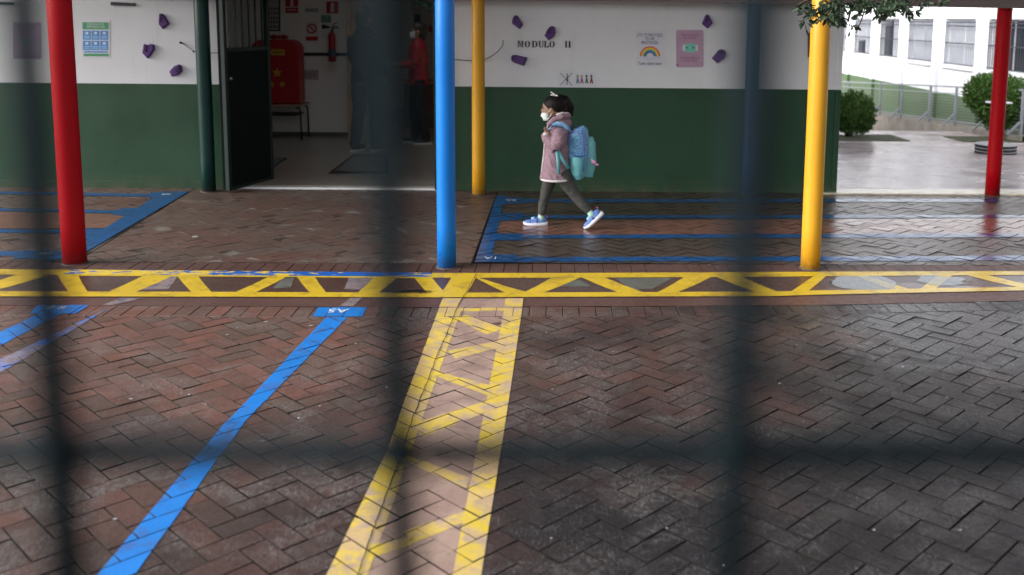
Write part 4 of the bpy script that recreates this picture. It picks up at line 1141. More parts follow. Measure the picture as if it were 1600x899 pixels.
scell(s2, 'pictogram', 454, -8, 458, 9, M['sg_white']); scell(s2, 'divider', 446.5, 10.5, 465.5, 12, M['sg_white']); scell(s2, 'caption', 449, 15.2, 463, 16.6, M['sg_white'])
s3 = sign('prohibition_sign', 477.5, 34, 497, 64, M['sg_white'], 'white and red no smoking sign left of the extinguisher')
ring = [(487 + 8*math.cos(2*PI*i/20), 45 + 8*math.sin(2*PI*i/20)) for i in range(20)]
flat_on_wall('ring', ring, M['sg_red'], .001, BY, s3, yoff=.008)
flat_on_wall('disc', [(487 + 5.6*math.cos(2*PI*i/20), 45 + 5.6*math.sin(2*PI*i/20)) for i in range(20)], M['sg_white'], .001, BY, s3, yoff=.0095)
flat_on_wall('bar', [(482.3, 41.5), (483.7, 40), (491.6, 48.3), (490.3, 49.7)], M['sg_red'], .001, BY, s3, yoff=.011)
scell(s3, 'pictogram', 486.2, 42, 487.6, 48, M['black_matt'], .0115)
scell(s3, 'caption_panel', 478, 57, 496.5, 63.5, M['sg_red'])
s4 = sign('green_sign', 502, 24, 517, 35, M['sg_green'], 'small green notice beside the no smoking sign')
for k in range(3): scell(s4, 'caption', 504, 26 + k*3, 515, 26.9 + k*3, M['sg_white'])
s5 = sign('grey_label', 477, 13, 497, 19, plain('faded_grey_label', (.30, .32, .29, 1), .6), 'small faded grey label on the tiled wall')
s6 = sign('wall_socket_plate', 475, 109, 497.5, 124.5, plain('pinkish_socket', (.42, .33, .31, 1), .5), 'pinkish socket plate low on the tiled wall', 'socket')
for x in (479, 485, 491): scell(s6, 'socket', x - 1.2, 114, x + 1.8, 120, plain('socket_grey', (.3, .27, .26, 1), .5))
s7 = sign('notice_board', 416, -20, 438, 49, plain('board_frame', (.012, .012, .02, 1), .4), 'framed notice with rows of print left of the red fire sign', 'notice board')
scell(s7, 'sheet', 417, -18, 435.5, 47, plain('aged_paper', (.42, .38, .34, 1), .6))
for r_ in range(5):
    for c2 in range(4): scell(s7, 'print_block', 418.5 + c2*4.3, 12 + r_*7, 421.5 + c2*4.3, 16 + r_*7, plain('grey_print', (.1, .1, .1, 1), .6), .0095)
def extinguisher():
    y = BY - .10; c = V(519.5, 96, y); x = c.x; zt = V(519.5, 50, y).z; z0 = c.z; r = 5.6 / F * y
    root = empty('fire_extinguisher', (x, y, z0), 0, 'red fire extinguisher hanging on the tiled wall', 'fire extinguisher')
    mb = MB(); mb.lathe([(r*.9, 0), (r, .012), (r, (zt-z0)*.86), (r*.75, (zt-z0)*.95), (r*.35, zt-z0)], (x, y, z0), 20); mb.build('cylinder', plain('extinguisher_red', (.32, .008, .014, 1), .3), root, smooth=True)
    mb = MB(); mb.lathe([(r*1.01, 0), (r*1.01, .11)], (x, y, z0 + .06), 20); mb.build('label', plain('label_blue', (.05, .06, .12, 1), .5), root)
    mb = MB(); p = V(519, 46, y); mb.tube([(x, y, zt), p], .014, 8); mb.bar(p, V(529, 42, y), .012); mb.bar(V(521, 38, y), V(527.5, 35.5, y), .010); mb.bar(p, V(521, 38, y), .012); mb.build('valve', M['black'], root)
    mb = MB(); mb.tube([V(517, 43, y), V(511, 42.5, y - .02), V(503.5, 42, y - .02)], [.008, .02, .033], 10); mb.build('horn', M['black'], root, smooth=True)
    mb = MB(); mb.tube([V(519, 43, y - .01), V(525, 41, y - .03), V(530, 46, y - .02)], .006, 6); mb.build('hose', M['black'], root, smooth=True)
extinguisher()
# mats
def doormat(pts, label):
    q = [G(a, b, FZ) for a, b in pts]; root = empty('doormat', (sum(p.x for p in q)/4, sum(p.y for p in q)/4, FZ), 0, label, 'doormat')
    mb = MB(); mb.prism([(p.x, p.y, FZ + .0005) for p in q], (0, 0, .012)); mb.build('border', plain('black_rubber', (.015, .015, .016, 1), .6), root, bevel=.003)
    c = sum((p for p in q), Vector()) / 4
    mb = MB(); mb.prism([(c.x + (p.x-c.x)*.86, c.y + (p.y-c.y)*.80, FZ + .0127) for p in q], (0, 0, .004)); mb.build('pile', plain('grey_pile', (.16, .155, .15, 1), .9, .3, 60, .5, 200), root)
doormat([(513, 272), (607, 272), (606, 243), (552, 243)], 'grey doormat with black border just inside the doorway')
doormat([(395, 262), (428, 262), (449, 248), (415, 248)], 'doormat at the foot of the desk behind the open gate leaf')
# far wall furniture
FY = 18.55
flat_on_wall('picture', rectpx(647, 23, 657, 45), M['black'], .02, FY, label='narrow black framed picture on the far corridor wall', cat='picture', yoff=.001)
flat_on_wall('wall_box', rectpx(670, 41, 675, 50), M['sg_red'], .05, FY, label='small red alarm box on the far corridor wall', cat='alarm box', yoff=.001)
flat_on_wall('cupboard', rectpx(553, 14, 575, 150, 0), plain('grey_green_door', (.16, .15, .13, 1), .5), .3, 16.5, label='tall grey cupboard behind the man in the dark jacket', cat='cupboard')
mb = MB(); t_ = V(632, 126, 15.2); mb.box((t_.x - .1, 15.0, t_.z - .03), (t_.x + .62, 15.6, t_.z)); 
tb = empty('counter', (t_.x + .2, 15.3, FZ), 0, 'counter with a white paper behind the two adults', 'counter')
mb.build('top', M['desk_top'], tb); mb = MB(); mb.box((t_.x, 15.1, FZ), (t_.x + .55, 15.5, t_.z - .03)); mb.build('base', plain('brown_panel', (.10, .055, .035, 1), .5), tb)
# garland
gl = MB(); rng = random.Random(9)
for k in range(90):
    t = rng.random(); px = 648 + 32 * t; py = -6 + 20 * t**.8 + rng.gauss(0, 2.5)
    p = V(px, py, 13.2); a = rng.random() * 6; b = Vector((math.cos(a), rng.uniform(-.4, .4), math.sin(a))) * .06
    s_ = Vector((-b.z, 0, b.x)).normalized() * .012
    gl.add([p - s_, p + b * .5 - s_ * 1.5, p + b, p + b * .5 + s_ * 1.5], [(0, 1, 2, 3)])
gr_ = tag(gl.build('garland', plain('garland_green', (.01, .05, .025, 1), .6)), 'dark green garland hanging at the top right of the doorway', 'garland')

# ------------------------------------------------------------------ people
def limb(mb, pts, rad, n=14): mb.tube(pts, rad, n)
def hand(mb, wrist, palm, fingers_dir, side, s=1.0, curl=.5):
    """palm and five fingers, added to the body shapes"""
    w = Vector(wrist); p = Vector(palm); d = (p - w).normalized(); sd = Vector(side).normalized(); nn = d.cross(sd).normalized()
    mb.tube([w, w + d * .02 * s, p], [(.017*s, .014*s), (.026*s, .014*s), (.028*s, .013*s)], 10)
    fd = Vector(fingers_dir).normalized()
    for i, (o_, l_) in enumerate(((-.021, .040), (-.008, .047), (.006, .045), (.019, .036))):
        b0 = p + sd * o_ * s; k1 = b0 + fd * l_ * .5 * s; k2 = k1 + (fd * (1-curl) + nn * curl) .normalized() * l_ * .55 * s
        mb.tube([b0 - fd * .01 * s, k1, k2], [.0072*s, .0066*s, .0052*s], 8)
    t0 = w + d * .018 * s - sd * .022 * s; t1 = t0 - sd * .016 * s + d * .018 * s; t2 = t1 + (d * .8 + nn * .4).normalized() * .022 * s
    mb.tube([t0, t1, t2], [.010*s, .0085*s, .0065*s], 8)

# --- the child
CY = 8.12
def C(px, py, dy=0.): return V(px, py, CY + dy)
u = CY / F                                   # metres per photo pixel at the child
girl = empty('person', (C(868, 350).x, CY, 0), 0, 'small child in a pink coat and grey leggings walking past the green wall', 'person')
# body: head, neck, torso, arms, hands and legs in one skin
b = MB()
b.ball(C(866, 167), (18.5*u, 16.5*u, 18*u), 20, 14)
b.ball(C(859.5, 173), (13*u, 12.5*u, 13.5*u), 18, 12)
b.ball(C(855, 181), (6.5*u, 8*u, 6.5*u), 14, 10)
b.ball(C(847.3, 173), (2.4*u, 2.2*u, 2.6*u), 10, 8)
for s_ in (-1, 1): b.ball(C(861.5, 172.5, s_ * 15.5*u), (3*u, 2.2*u, 4.5*u), 10, 8)
limb(b, [C(869, 180), C(871, 195), C(872, 210)], [8*u, 8.5*u, 12*u])
limb(b, [C(872, 205), C(870, 225), C(868, 250), C(869, 272)], [(19*u, 13*u), (19*u, 14*u), (18*u, 14*u), (19*u, 15*u)])
NEAR, FAR_ = -15*u, 15*u
limb(b, [C(874, 208, NEAR), C(867, 232, NEAR*1.3)], [7*u, 6*u]); limb(b, [C(867, 232, NEAR*1.3), C(855, 208, NEAR*.8)], [6*u, 4.5*u])
limb(b, [C(874, 208, FAR_), C(864, 230, FAR_*1.2)], [7*u, 6*u]); limb(b, [C(864, 230, FAR_*1.2), C(853, 206, FAR_*.7)], [6*u, 4.5*u])
hand(b, C(855, 208, NEAR*.8), C(852.5, 203, NEAR*.75), (.5, -.1, .8), (0, 1, 0), .72, .6)
hand(b, C(853, 206, FAR_*.7), C(851, 202, FAR_*.65), (.5, .1, .8), (0, 1, 0), .72, .6)
# legs: the far leg leads, the near leg trails with the heel raised
limb(b, [C(862, 268, 7*u), C(857, 290, 7*u), C(851, 306, 8*u), C(847.5, 325, 10*u), C(846, 341, 12*u)], [11.5*u, 9.5*u, 7*u, 6.6*u, 4.4*u])
limb(b, [C(878, 268, -7*u), C(888, 290, -8*u), C(900, 307, -9*u), C(913, 322, -12*u), C(925, 334, -14*u)], [12*u, 10*u, 7.6*u, 6.6*u, 4.2*u])
b.ball(C(842, 348, 12*u), (12*u, 5*u, 4*u)); b.ball(C(924, 347, -14*u), (6*u, 5*u, 8*u))
mesh_obj('body', soft_union(b, .0055, 3, 'body'), M['skin_child'], girl)
# face details
for s_ in (-1, 1):
    mb = MB(); mb.ball(C(846.8, 168.5, s_ * 6*u), (1.3*u, 1.9*u, 1.3*u), 8, 6); mb.build('eye', M['black'], girl, smooth=True)
mb = MB(); mb.tube([C(848.2, 183, -4*u), C(847.4, 183, 0), C(848.2, 183, 4*u)], .5*u, 6); mb.build('mouth', plain('lips', (.25, .07, .06, 1), .5), girl)
# face mask
mb = MB()
cs = []
for i in range(7):
    a = -PI*.47 + PI*.94*i/6
    for j in range(5):
        t = j/4; rr_ = (11.2 - 1.8*abs(t-.5)*2 + (1.5 if j in (1, 2) else 0))*u
        p = C(857.6, 174.5 + 13.5*t, 0); cs.append(p + Vector((-math.cos(a)*rr_ + t*0*u, math.sin(a)*11.5*u, 0)))
fs = [(i*5+j, (i+1)*5+j, (i+1)*5+j+1, i*5+j+1) for i in range(6) for j in range(4)]
mb.add(cs, fs); o = mb.build('face_mask', plain('mask_white', (.68, .74, .72, 1), .7, .25, 60), girl, smooth=True)
sd = o.modifiers.new('s', 'SOLIDIFY'); sd.thickness = .002
mb = MB()
for s_ in (-1, 1):
    mb.tube([C(855, 176, s_*11*u), C(861, 171, s_*16.3*u), C(864, 175, s_*16.3*u), C(856, 187, s_*11*u)], .5*u, 5)
mb.build('mask_loop', M['white_ink'], girl)
# hair with an uneven lower edge
h = MB()
h.ball(C(867.8, 164.2), (19.6*u, 18.2*u, 17.2*u), 20, 14)
h.ball(C(878, 170), (9.5*u, 15*u, 12*u), 16, 12)
h.ball(C(872, 156), (10*u, 12*u, 8.5*u), 14, 10); h.ball(C(876, 164), (11.5*u, 16.5*u, 14*u), 16, 12)
h.tube([C(872, 152), C(881, 157), C(886, 168), C(884, 180)], [(5*u, 6*u), (6*u, 10*u), (5*u, 12*u), (3*u, 12*u)], 12)
hm = soft_union(h, .0055, 2, 'hair')
hc = C(867, 167)
for v in hm.vertices:
    q = v.co; px_ = 868 + (q.x - C(868, 170).x) / u; pz_ = 170 - (q.z - C(868, 170).z) / u
    line_ = 846 + (pz_ - 158) * .85                   # hairline runs from the brow back to the ear
    k = min(1, max(0, (line_ - px_) / 2.5)) if pz_ > 157 else 0
    v.co = hc + (q - hc) * (1 - .24 * k)
mesh_obj('hair', hm, M['hair'], girl)
mb = MB()
rng = random.Random(3)
for k in range(140):                                 # loose strands over the surface
    a = rng.uniform(0, 2*PI); e = rng.uniform(.05, 1.3)
    c0 = C(869, 165); R_ = Vector((20.3*u, 19.3*u, 17.8*u))
    p0 = c0 + Vector((R_.x*math.cos(a)*math.cos(e), R_.y*math.sin(a)*math.cos(e), R_.z*math.sin(e)))
    if math.cos(a) < -.1 and e < .75: continue
    p1 = p0 + Vector((rng.gauss(0, 1)*u + 2*u, rng.gauss(0, 1)*u, -rng.uniform(3, 8)*u))
    mb.tube([p0, (p0+p1)/2 + Vector((0, 0, .6*u)), p1], [.35*u, .5*u, .15*u], 4)
mb.build('loose_hair', M['hair'], girl)
# white bow
mb = MB()
mb.prism([C(859.5, 143.8, -8*u), C(861.8, 143.6, -8*u), C(868, 148, -8*u), C(866.5, 150, -8*u)], (0, 3*u, 0))
mb.prism([C(866, 148, -9*u), C(871, 148.5, -9*u), C(874.3, 156.5, -10*u), C(869.5, 155.5, -10*u)], (0, 2.5*u, 0))
mb.prism([C(859.5, 147.8, -9*u), C(866, 148, -9*u), C(866, 150, -9*u), C(860, 149.6, -9*u)], (0, 2.5*u, 0))
mb.build('hair_bow', M['white_ink'], girl, bevel=.003)
# coat
pinkc = NT('mauve_pink_coat'); pp = pinkc.pos()
pinkc.set(pinkc.mix(pinkc.ramp(pinkc.noise(14, 4, .6, pp), .3, .7), lin(136, 112, 123), lin(156, 130, 141)), .85, .2)
mp = pinkc.n('ShaderNodeMapping'); mp.inputs['Scale'].default_value = (20, 20, 38); mp.inputs['Rotation'].default_value = (0, .5, 0); pinkc.l(pp, mp.inputs[0])
pinkc.bump(pinkc.noise(1, 3, .5, mp.outputs[0], .8), .7, .02); M['coat'] = pinkc.m
ct = MB()
limb(ct, [C(874, 197), C(872, 205), C(871, 222), C(870, 245), C(869, 262), C(868.5, 279)],
     [(13*u, 13*u), (19*u, 17*u), (20*u, 19*u), (21*u, 20.5*u), (22*u, 23*u), (23*u, 26*u)], 24)
ct.ball(C(874, 206), (16*u, 21*u, 10*u), 18, 10)
for s_, e, w_ in ((-1, (866.5, 232), (853, 212)), (1, (864, 229), (851, 210))):
    limb(ct, [C(876, 206, s_*17*u), C(873, 218, s_*22*u), C(e[0]+1, e[1], s_*21*u)], [11*u, 11.5*u, 9.2*u], 16)
    limb(ct, [C(e[0]+2, e[1]+1, s_*20*u), C((e[0]+w_[0])/2 - 1, (e[1]+w_[1])/2 + 1, s_*18*u), C(w_[0], w_[1], s_*13*u)], [9*u, 8.6*u, 7*u], 16)
cm = soft_union(ct, .0055, 3, 'coat')
displace(cm, lambda q: noise.noise(Vector((q.x*22, q.y*14, q.z*26 + q.x*18))) * .008)
mesh_obj('coat', cm, M['coat'], girl)
M['fleece'] = plain('white_fleece_trim', (.68, .63, .64, 1), .95, .15, 90, .8, 200)
mb = MB(); cc = C(868.5, 279.5)
mb.tube([cc + Vector((23.3*u*math.cos(2*PI*i/28), 26.3*u*math.sin(2*PI*i/28), 0)) for i in range(29)], 1.9*u, 8, cap=False); mb.build('hem_trim', M['fleece'], girl, smooth=True)
mb = MB(); mb.tube([C(856, 195, -4*u), C(851.6, 215, -4*u), C(849.6, 240, -4*u), C(847, 262, -4*u), C(845.2, 279, -4*u)], 1.1*u, 8); mb.build('front_trim', M['fleece'], girl, smooth=True)
mb = MB()
for s_ in (-1, 1): mb.ball(C(853, 211.5, s_*12.5*u), (5.6*u, 5.6*u, 3.6*u), 12, 8, Matrix.Rotation(.9, 3, 'Y'))
mb.build('cuff_trim', M['fleece'], girl, smooth=True)
# hood lying on the back
hd = MB(); hd.ball(C(876, 190), (15*u, 18*u, 10*u), 16, 10, Matrix.Rotation(.45, 3, 'Y')); hd.ball(C(885, 193), (8.5*u, 14*u, 9*u), 14, 10)
hd.tube([C(857, 195, -7*u), C(866, 186.5, -15*u), C(878, 182, -17*u), C(888, 181, -9*u), C(889, 181, 9*u), C(878, 182, 17*u), C(866, 186.5, 15*u), C(857, 195, 7*u)], 4.5*u, 10)
hm2 = soft_union(hd, .006, 3, 'hood'); mesh_obj('hood', hm2, M['coat'], girl)
mb = MB(); mb.tube([C(869, 179.5, -17*u), C(878, 176.5, -16*u), C(887, 177, -9*u), C(889, 177, 0), C(887, 177, 9*u)], 1.3*u, 8); mb.build('hood_trim', M['fleece'], girl, smooth=True)
mb = MB()
for k in range(2): mb.ball(C(861 + k*2.2, 252 + k*6, -24*u), .9*u)
mb.tube([C(859.5, 246, -21.5*u), C(863.5, 263, -23.5*u)], .5*u, 5); mb.build('pocket_seam', plain('dark_mauve', lin(110, 70, 95), .8), girl)
# leggings
lg = MB()
limb(lg, [C(863, 268, 7*u), C(857.5, 286, 7*u), C(851.5, 306, 8*u), C(848.3, 322, 10*u), C(846, 335.5, 11.5*u)], [14*u, 11*u, 8*u, 7.6*u, 6.0*u], 18)
limb(lg, [C(877, 268, -7*u), C(887, 288, -8*u), C(899, 306, -9*u), C(911, 320, -12*u), C(921, 330.5, -13.5*u)], [14.5*u, 11.5*u, 8.8*u, 7.8*u, 6.0*u], 18)
lm = soft_union(lg, .005, 3, 'leggings')
displace(lm, lambda q: noise.noise(Vector((q.x*30, q.y*20, q.z*45))) * .004)
mesh_obj('leggings', lm, plain('charcoal_leggings', lin(66, 66, 62), .85, .15, 30), girl)
sock = plain('mint_sock', lin(165, 205, 185), .9, .1, 60)
mb = MB(); mb.tube([C(846.4, 334, 11.5*u), C(845.5, 340, 12*u), C(845, 346, 12*u)], [5.2*u, 5.4*u, 5.6*u], 14); mb.build('sock', sock, girl, smooth=True)
mb = MB(); mb.tube([C(920.5, 330, -13.5*u), C(924, 335, -14*u), C(926, 341, -14*u)], [5.0*u, 5.4*u, 5.8*u], 14); mb.build('sock', sock, girl, smooth=True)
# shoes
shoe_m = plain('lilac_blue_mesh', lin(92, 128, 190), .6, .35, 35); sole_m = plain('white_sole', (.72, .74, .82, 1), .5, .05); strap_m = plain('violet_strap', lin(92, 84, 168), .5)
def shoe(origin, ang, name='shoe'):
    """local frame: toe to -X, sole at z=0, built at the origin and turned"""
    T = Matrix.Translation(origin) @ Matrix.Rotation(ang, 4, 'Y')
    root = MB(); root.ball((-.045, 0, .026), (.058, .036, .026)); root.ball((.03, 0, .034), (.062, .034, .030)); root.ball((.062, 0, .046), (.030, .028, .030)); root.tube([(-.02, 0, .03), (.03, 0, .05), (.055, 0, .068)], [.030, .028, .026], 14)
    me = soft_union(root, .005, 2, 'shoe'); me.transform(T); up = mesh_obj('shoe', me, shoe_m, girl)
    out = []
    for i in range(28):
        a = 2*PI*i/28; c, s = math.cos(a), math.sin(a)
        w_ = .040 - .006*math.cos(a*1) ; out.append((.105*c - .002, w_*s*(1 if abs(c) < .9 else .98)))
    sb = MB(); n = len(out)
    rock = lambda x: .010 * max(0, (-x - .05)/.055)**2
    vs = [(x*.97, y*.95, rock(x)) for x, y in out] + [(x, y, .012 + rock(x)) for x, y in out] + [(x*.99, y*.96, .026 + .008*max(0, x/.1) + rock(x)*.6) for x, y in out]
    sb.add(vs, [tuple(range(n-1, -1, -1)), tuple(range(2*n, 3*n))] + [(k*n+i, k*n+(i+1)%n, (k+1)*n+(i+1)%n, (k+1)*n+i) for k in range(2) for i in range(n)])
    me = sb.mesh('sole', True); me.transform(T); mesh_obj('sole', me, sole_m, up)
    sb = MB(); sb.tube([(.012, -.036, .03), (.006, -.030, .056), (.004, 0, .068), (.006, .030, .056), (.012, .036, .03)], (.006), 8); me = sb.mesh('strap', True); me.transform(T); mesh_obj('strap', me, strap_m, up)
    sb = MB(); sb.tube([(-.035, 0, .054), (-.02, 0, .060), (-.008, 0, .064)], (.013), 8); me = sb.mesh('tongue', True); me.transform(T); mesh_obj('tongue', me, plain('pale_blue', lin(160, 205, 235), .6), up)
    sb = MB(); sb.tube([(.088, 0, .06), (.098, 0, .078), (.086, 0, .086)], .004, 6); me = sb.mesh('heel_tab', True); me.transform(T); mesh_obj('heel_tab', me, plain('magenta_tab', lin(200, 90, 150), .6), up)
f1 = C(837, 354, 12*u); f1.z = .001; shoe(f1, 0)
f2 = C(918, 362.0, -14*u); ang = math.radians(-43)
R_ = Matrix.Rotation(ang, 4, 'Y'); toe = R_ @ Vector((-.085, 0, 0)); shoe(Vector((f2.x - toe.x, f2.y, .006 - toe.z)), ang)

# --- backpack (worn, so a thing of its own)
bp = empty('backpack', C(905, 278), 0, 'turquoise and blue spotted school backpack worn by the child', 'backpack')
def spot_mat():
    t = NT('blue_spotted_fabric'); p = t.obj()
    v = t.n('ShaderNodeTexVoronoi'); v.inputs['Scale'].default_value = 95; t.l(p, v.inputs['Vector'])
    f = t.ramp(v.outputs['Distance'], .30, .42)
    c1 = t.mix(t.ramp(t.noise(8, 2, .5, p), .4, .6), lin(85, 140, 190), lin(125, 125, 190))
    col = t.mix(f, lin(75, 95, 165), c1); col = t.mix(t.ramp(v.outputs['Distance'], .52, .62), col, lin(115, 180, 205))
    t.set(col, .45, .4); t.bump(t.noise(40, 3, .6, p), .3, .004); return t.m
teal = plain('turquoise_fabric', lin(98, 166, 172), .5, .12, 14, .3, 40)
mb = MB()
mb.tube([C(900.5, 200.5), C(902, 204), C(902.5, 215), C(903, 232), C(903.5, 247)], [(9.5*u, 13*u), (12.5*u, 17*u), (13.5*u, 18*u), (14.2*u, 18.5*u), (14.6*u, 18.5*u)], 20)
bu = soft_union(mb, .006, 3, 'bag_top'); mesh_obj('bag_top', bu, spot_mat(), bp)
mb = MB()
mb.tube([C(903.5, 244), C(903, 258), C(903, 271), C(905, 279.5)], [(14.8*u, 18.7*u), (15*u, 18.7*u), (12.5*u, 17.5*u), (7*u, 14*u)], 20)
bu = soft_union(mb, .006, 3, 'bag_bottom'); mesh_obj('bag_bottom', bu, teal, bp)
mb = MB(); mb.tube([C(912.5, 216), C(914.5, 225), C(914.5, 255), C(912, 276)], [(4*u, 14*u), (6.5*u, 16.5*u), (7*u, 17.5*u), (5*u, 14.5*u)], 16)
mesh_obj('outer_pocket', soft_union(mb, .005, 2, 'outer_pocket'), teal, bp)
mb = MB(); mb.tube([C(909, 203, -17*u), C(912, 222, -20.5*u), C(913, 245, -21*u), C(911, 268, -20*u)], .9*u, 6); mb.tube([C(891, 238, -17*u), C(899, 244, -20.5*u), C(912, 244.5, -20.5*u)], .9*u, 6); mb.build('zip_piping', plain('navy_piping', lin(60, 80, 150), .5), bp, smooth=True)
mb = MB(); mb.tube([C(893, 203), C(896, 196.5), C(902, 197), C(904, 203)], 1.4*u, 8); mb.build('grab_handle', plain('navy_webbing', lin(50, 70, 120), .6), bp, smooth=True)
blue_strap = plain('sky_blue_strap', lin(120, 165, 205), .6, .15, 20)
def ribbon(pts, wv, name, mat, th=.004):
    mb = MB(); n = len(pts); vs = []
    for p, w_ in zip(pts, wv): vs += [p - w_, p + w_]
    fs = [(2*i, 2*i+1, 2*i+3, 2*i+2) for i in range(n-1)]
    mb.add(vs, fs); o = mb.build(name, mat, bp, smooth=True); s = o.modifiers.new('s', 'SOLIDIFY'); s.thickness = th; s.offset = 0
    return o
for s_ in (-1, 1):
    w_ = Vector((0, 5*u, 0)); wz_ = Vector((.8*u, 2*u*s_, 3.6*u))
    ribbon([C(892, 207, s_*13*u), C(887, 200, s_*15*u), C(879, 195.2, s_*17.5*u), C(869, 194.2, s_*18*u), C(861, 197, s_*16*u), C(856, 203, s_*14.5*u)],
           [wz_*.9, wz_, Vector((.3*u, 2.4*u*s_, 4.2*u)), Vector((0, 2.2*u*s_, 4.2*u)), Vector((2*u, 2*u*s_, 3.2*u)), Vector((3*u, 1.5*u*s_, 1*u))], 'shoulder_strap', blue_strap)
    ribbon([C(871, 236, s_*24.0*u), C(879, 250, s_*23.5*u), C(889, 264, s_*21.5*u)], [Vector((2.4*u, 0, 1.2*u))]*3, 'lower_strap', teal)
ribbon([C(870, 237, -25.0*u), C(872, 252, -25.2*u), C(873, 272, -27*u)], [Vector((2.3*u, 0, .2*u))]*3, 'strap_end', teal)
mb = MB(); mb.ball(C(927.5, 253.5, -4*u), (5*u, 3.4*u, 3*u), 12, 8, Matrix.Rotation(.5, 3, 'Y')); mb.ball(C(933, 257.5, -4*u), (3*u, 2.2*u, 1.6*u), 10, 6); mb.ball(C(924, 249.5, -4*u), (2.4*u, 2*u, 2.6*u)); mb.ball(C(923, 258, -4*u), (1.4*u, 1.2*u, 2.6*u))
mb.tube([C(917, 240, -4*u), C(921, 246, -4*u), C(925, 251, -4*u)], .7*u, 6); mb.tube([C(917, 262, -4*u), C(920, 257, -4*u), C(924, 253, -4*u)], .5*u, 6)
mb.build('key_ring_toy', plain('pink_plush', lin(228, 165, 205), .8), bp, smooth=True)

# --- adults inside
def adult(px, py_foot, height, label, facing, jacket, trousers, shoes, hair, mask=False, armpose=0, name='person', hairlen=0, bag=False):
    base = G(px, py_foot, FZ); s = height / 1.72
    root = empty(name, (base.x, base.y, FZ), 0, label, 'person')
    f = Vector((math.cos(facing), math.sin(facing), 0)); r_ = Vector((f.y, -f.x, 0)); Z = Vector((0, 0, 1)); o_ = Vector((base.x, base.y, FZ))
    P = lambda a, b_, c_: o_ + f * a * s + r_ * b_ * s + Z * c_ * s       # forward, right, up
    rot = Matrix((f, r_, Z)).transposed()
    def ball(mb, p, rad): mb.ball(p, [q * s for q in rad], 14, 10, rot)
    B = MB(); ball(B, P(.0, 0, 1.60), (.098, .076, .115)); ball(B, P(.05, 0, 1.555), (.055, .06, .075)); ball(B, P(.10, 0, 1.585), (.016, .013, .02))
    for q in (-1, 1): ball(B, P(0, q*.078, 1.59), (.018, .01, .03))
    B.tube([P(-.01, 0, 1.53), P(-.01, 0, 1.42)], [.052*s, .06*s], 12)
    def rings(mb, lst, n=18):
        mb_pts = [P(a, 0, c) for a, w, d, c in lst]
        k = len(lst); vs = []
        for (a, w, d, c) in lst: vs += [P(a + d*math.cos(2*PI*j/n), w*math.sin(2*PI*j/n), c) for j in range(n)]
        mb.add(vs, [(i*n+j, i*n+(j+1)%n, (i+1)*n+(j+1)%n, (i+1)*n+j) for i in range(k-1) for j in range(n)] + [tuple(range(n-1,-1,-1)), tuple((k-1)*n+j for j in range(n))])
    rings(B, [(0, .15, .10, .90), (0, .14, .095, 1.05), (0, .16, .11, 1.25), (0, .15, .09, 1.42)])
    arms = {0: (((.02, .21, 1.14), (.10, .18, .90)), ((.02, -.21, 1.14), (.10, -.18, .90))), 1: (((.06, .20, 1.14), (.30, .12, 1.10)), ((.06, -.20, 1.14), (.28, -.10, 1.12)))}[armpose]
    for q, (e, w) in zip((1, -1), arms):
        B.tube([P(0, q*.17, 1.38), P(*e)], [.045*s, .038*s], 12); B.tube([P(*e), P(*w)], [.036*s, .026*s], 12)
        wv = P(*w); ev = P(*e); dd = (wv - ev).normalized(); hand(B, wv, wv + dd * .06*s, dd, r_ if abs(dd.dot(r_)) < .8 else Z, 1.1*s, .45)
    st = .10
    legs = (((.0, .09, .92), (.04 + st*.3, .095, .50), (st*.5, .10, .08)), ((.0, -.09, .92), (.02 - st*.3, -.095, .50), (-st, -.10, .08)))
    for L_ in legs: B.tube([P(*q) for q in L_], [.085*s, .058*s, .038*s], 14)
    for L_ in legs: ball(B, P(L_[2][0] + .06, L_[2][1], .04), (.11, .04, .035))
    mesh_obj('body', soft_union(B, .009, 3, 'body'), M['skin'], root)
    J = MB(); rings(J, [(0, .19, .14, .84), (0, .185, .14, .95), (0, .18, .135, 1.1), (0, .205, .145, 1.28), (0, .19, .12, 1.38), (-.005, .10, .085, 1.47), (-.005, .075, .075, 1.50)])
    for q, (e, w) in zip((1, -1), arms):
        w2 = tuple(e[i] + (w[i]-e[i])*.93 for i in range(3)); J.tube([P(0, q*.165, 1.37), P(*e)], [.075*s, .066*s], 14); J.tube([P(*e), P(*w2)], [.064*s, .048*s], 14)
    jm = soft_union(J, .009, 4, 'jacket')
    displace(jm, lambda q: noise.noise(q * 11) * .012)
    mesh_obj('jacket', jm, jacket, root)
    T = MB(); rings(T, [(0, .165, .12, .80), (0, .16, .115, .95)])
    for L_ in legs: T.tube([P(*L_[0]), P(*L_[1]), P(L_[2][0], L_[2][1], .07)], [.105*s, .078*s, .062*s], 16)
    tm = soft_union(T, .009, 3, 'trousers')
    displace(tm, lambda q: noise.noise(q * 14) * .008)
    mesh_obj('trousers', tm, trousers, root)
    for L_ in legs:
        S_ = MB(); ball(S_, P(L_[2][0] + .07, L_[2][1], .045), (.135, .05, .04)); ball(S_, P(L_[2][0], L_[2][1], .07), (.06, .045, .05)); mesh_obj('shoe', soft_union(S_, .008, 2, 'shoe'), shoes, root)
        S_ = MB(); c0 = P(L_[2][0] + .06, L_[2][1], .0)
        pts = [c0 + f*.145*s*math.cos(2*PI*k/20) + r_*.052*s*math.sin(2*PI*k/20) for k in range(20)]
        S_.prism(pts, (0, 0, .022*s)); S_.build('sole', M['sg_white'], root)
    Hm = MB(); ball(Hm, P(-.02, 0, 1.635), (.105, .088, .10)); ball(Hm, P(-.05, 0, 1.58), (.075, .085, .10 + hairlen))
    hmesh = soft_union(Hm, .009, 2, 'hair'); mesh_obj('hair', hmesh, hair, root)
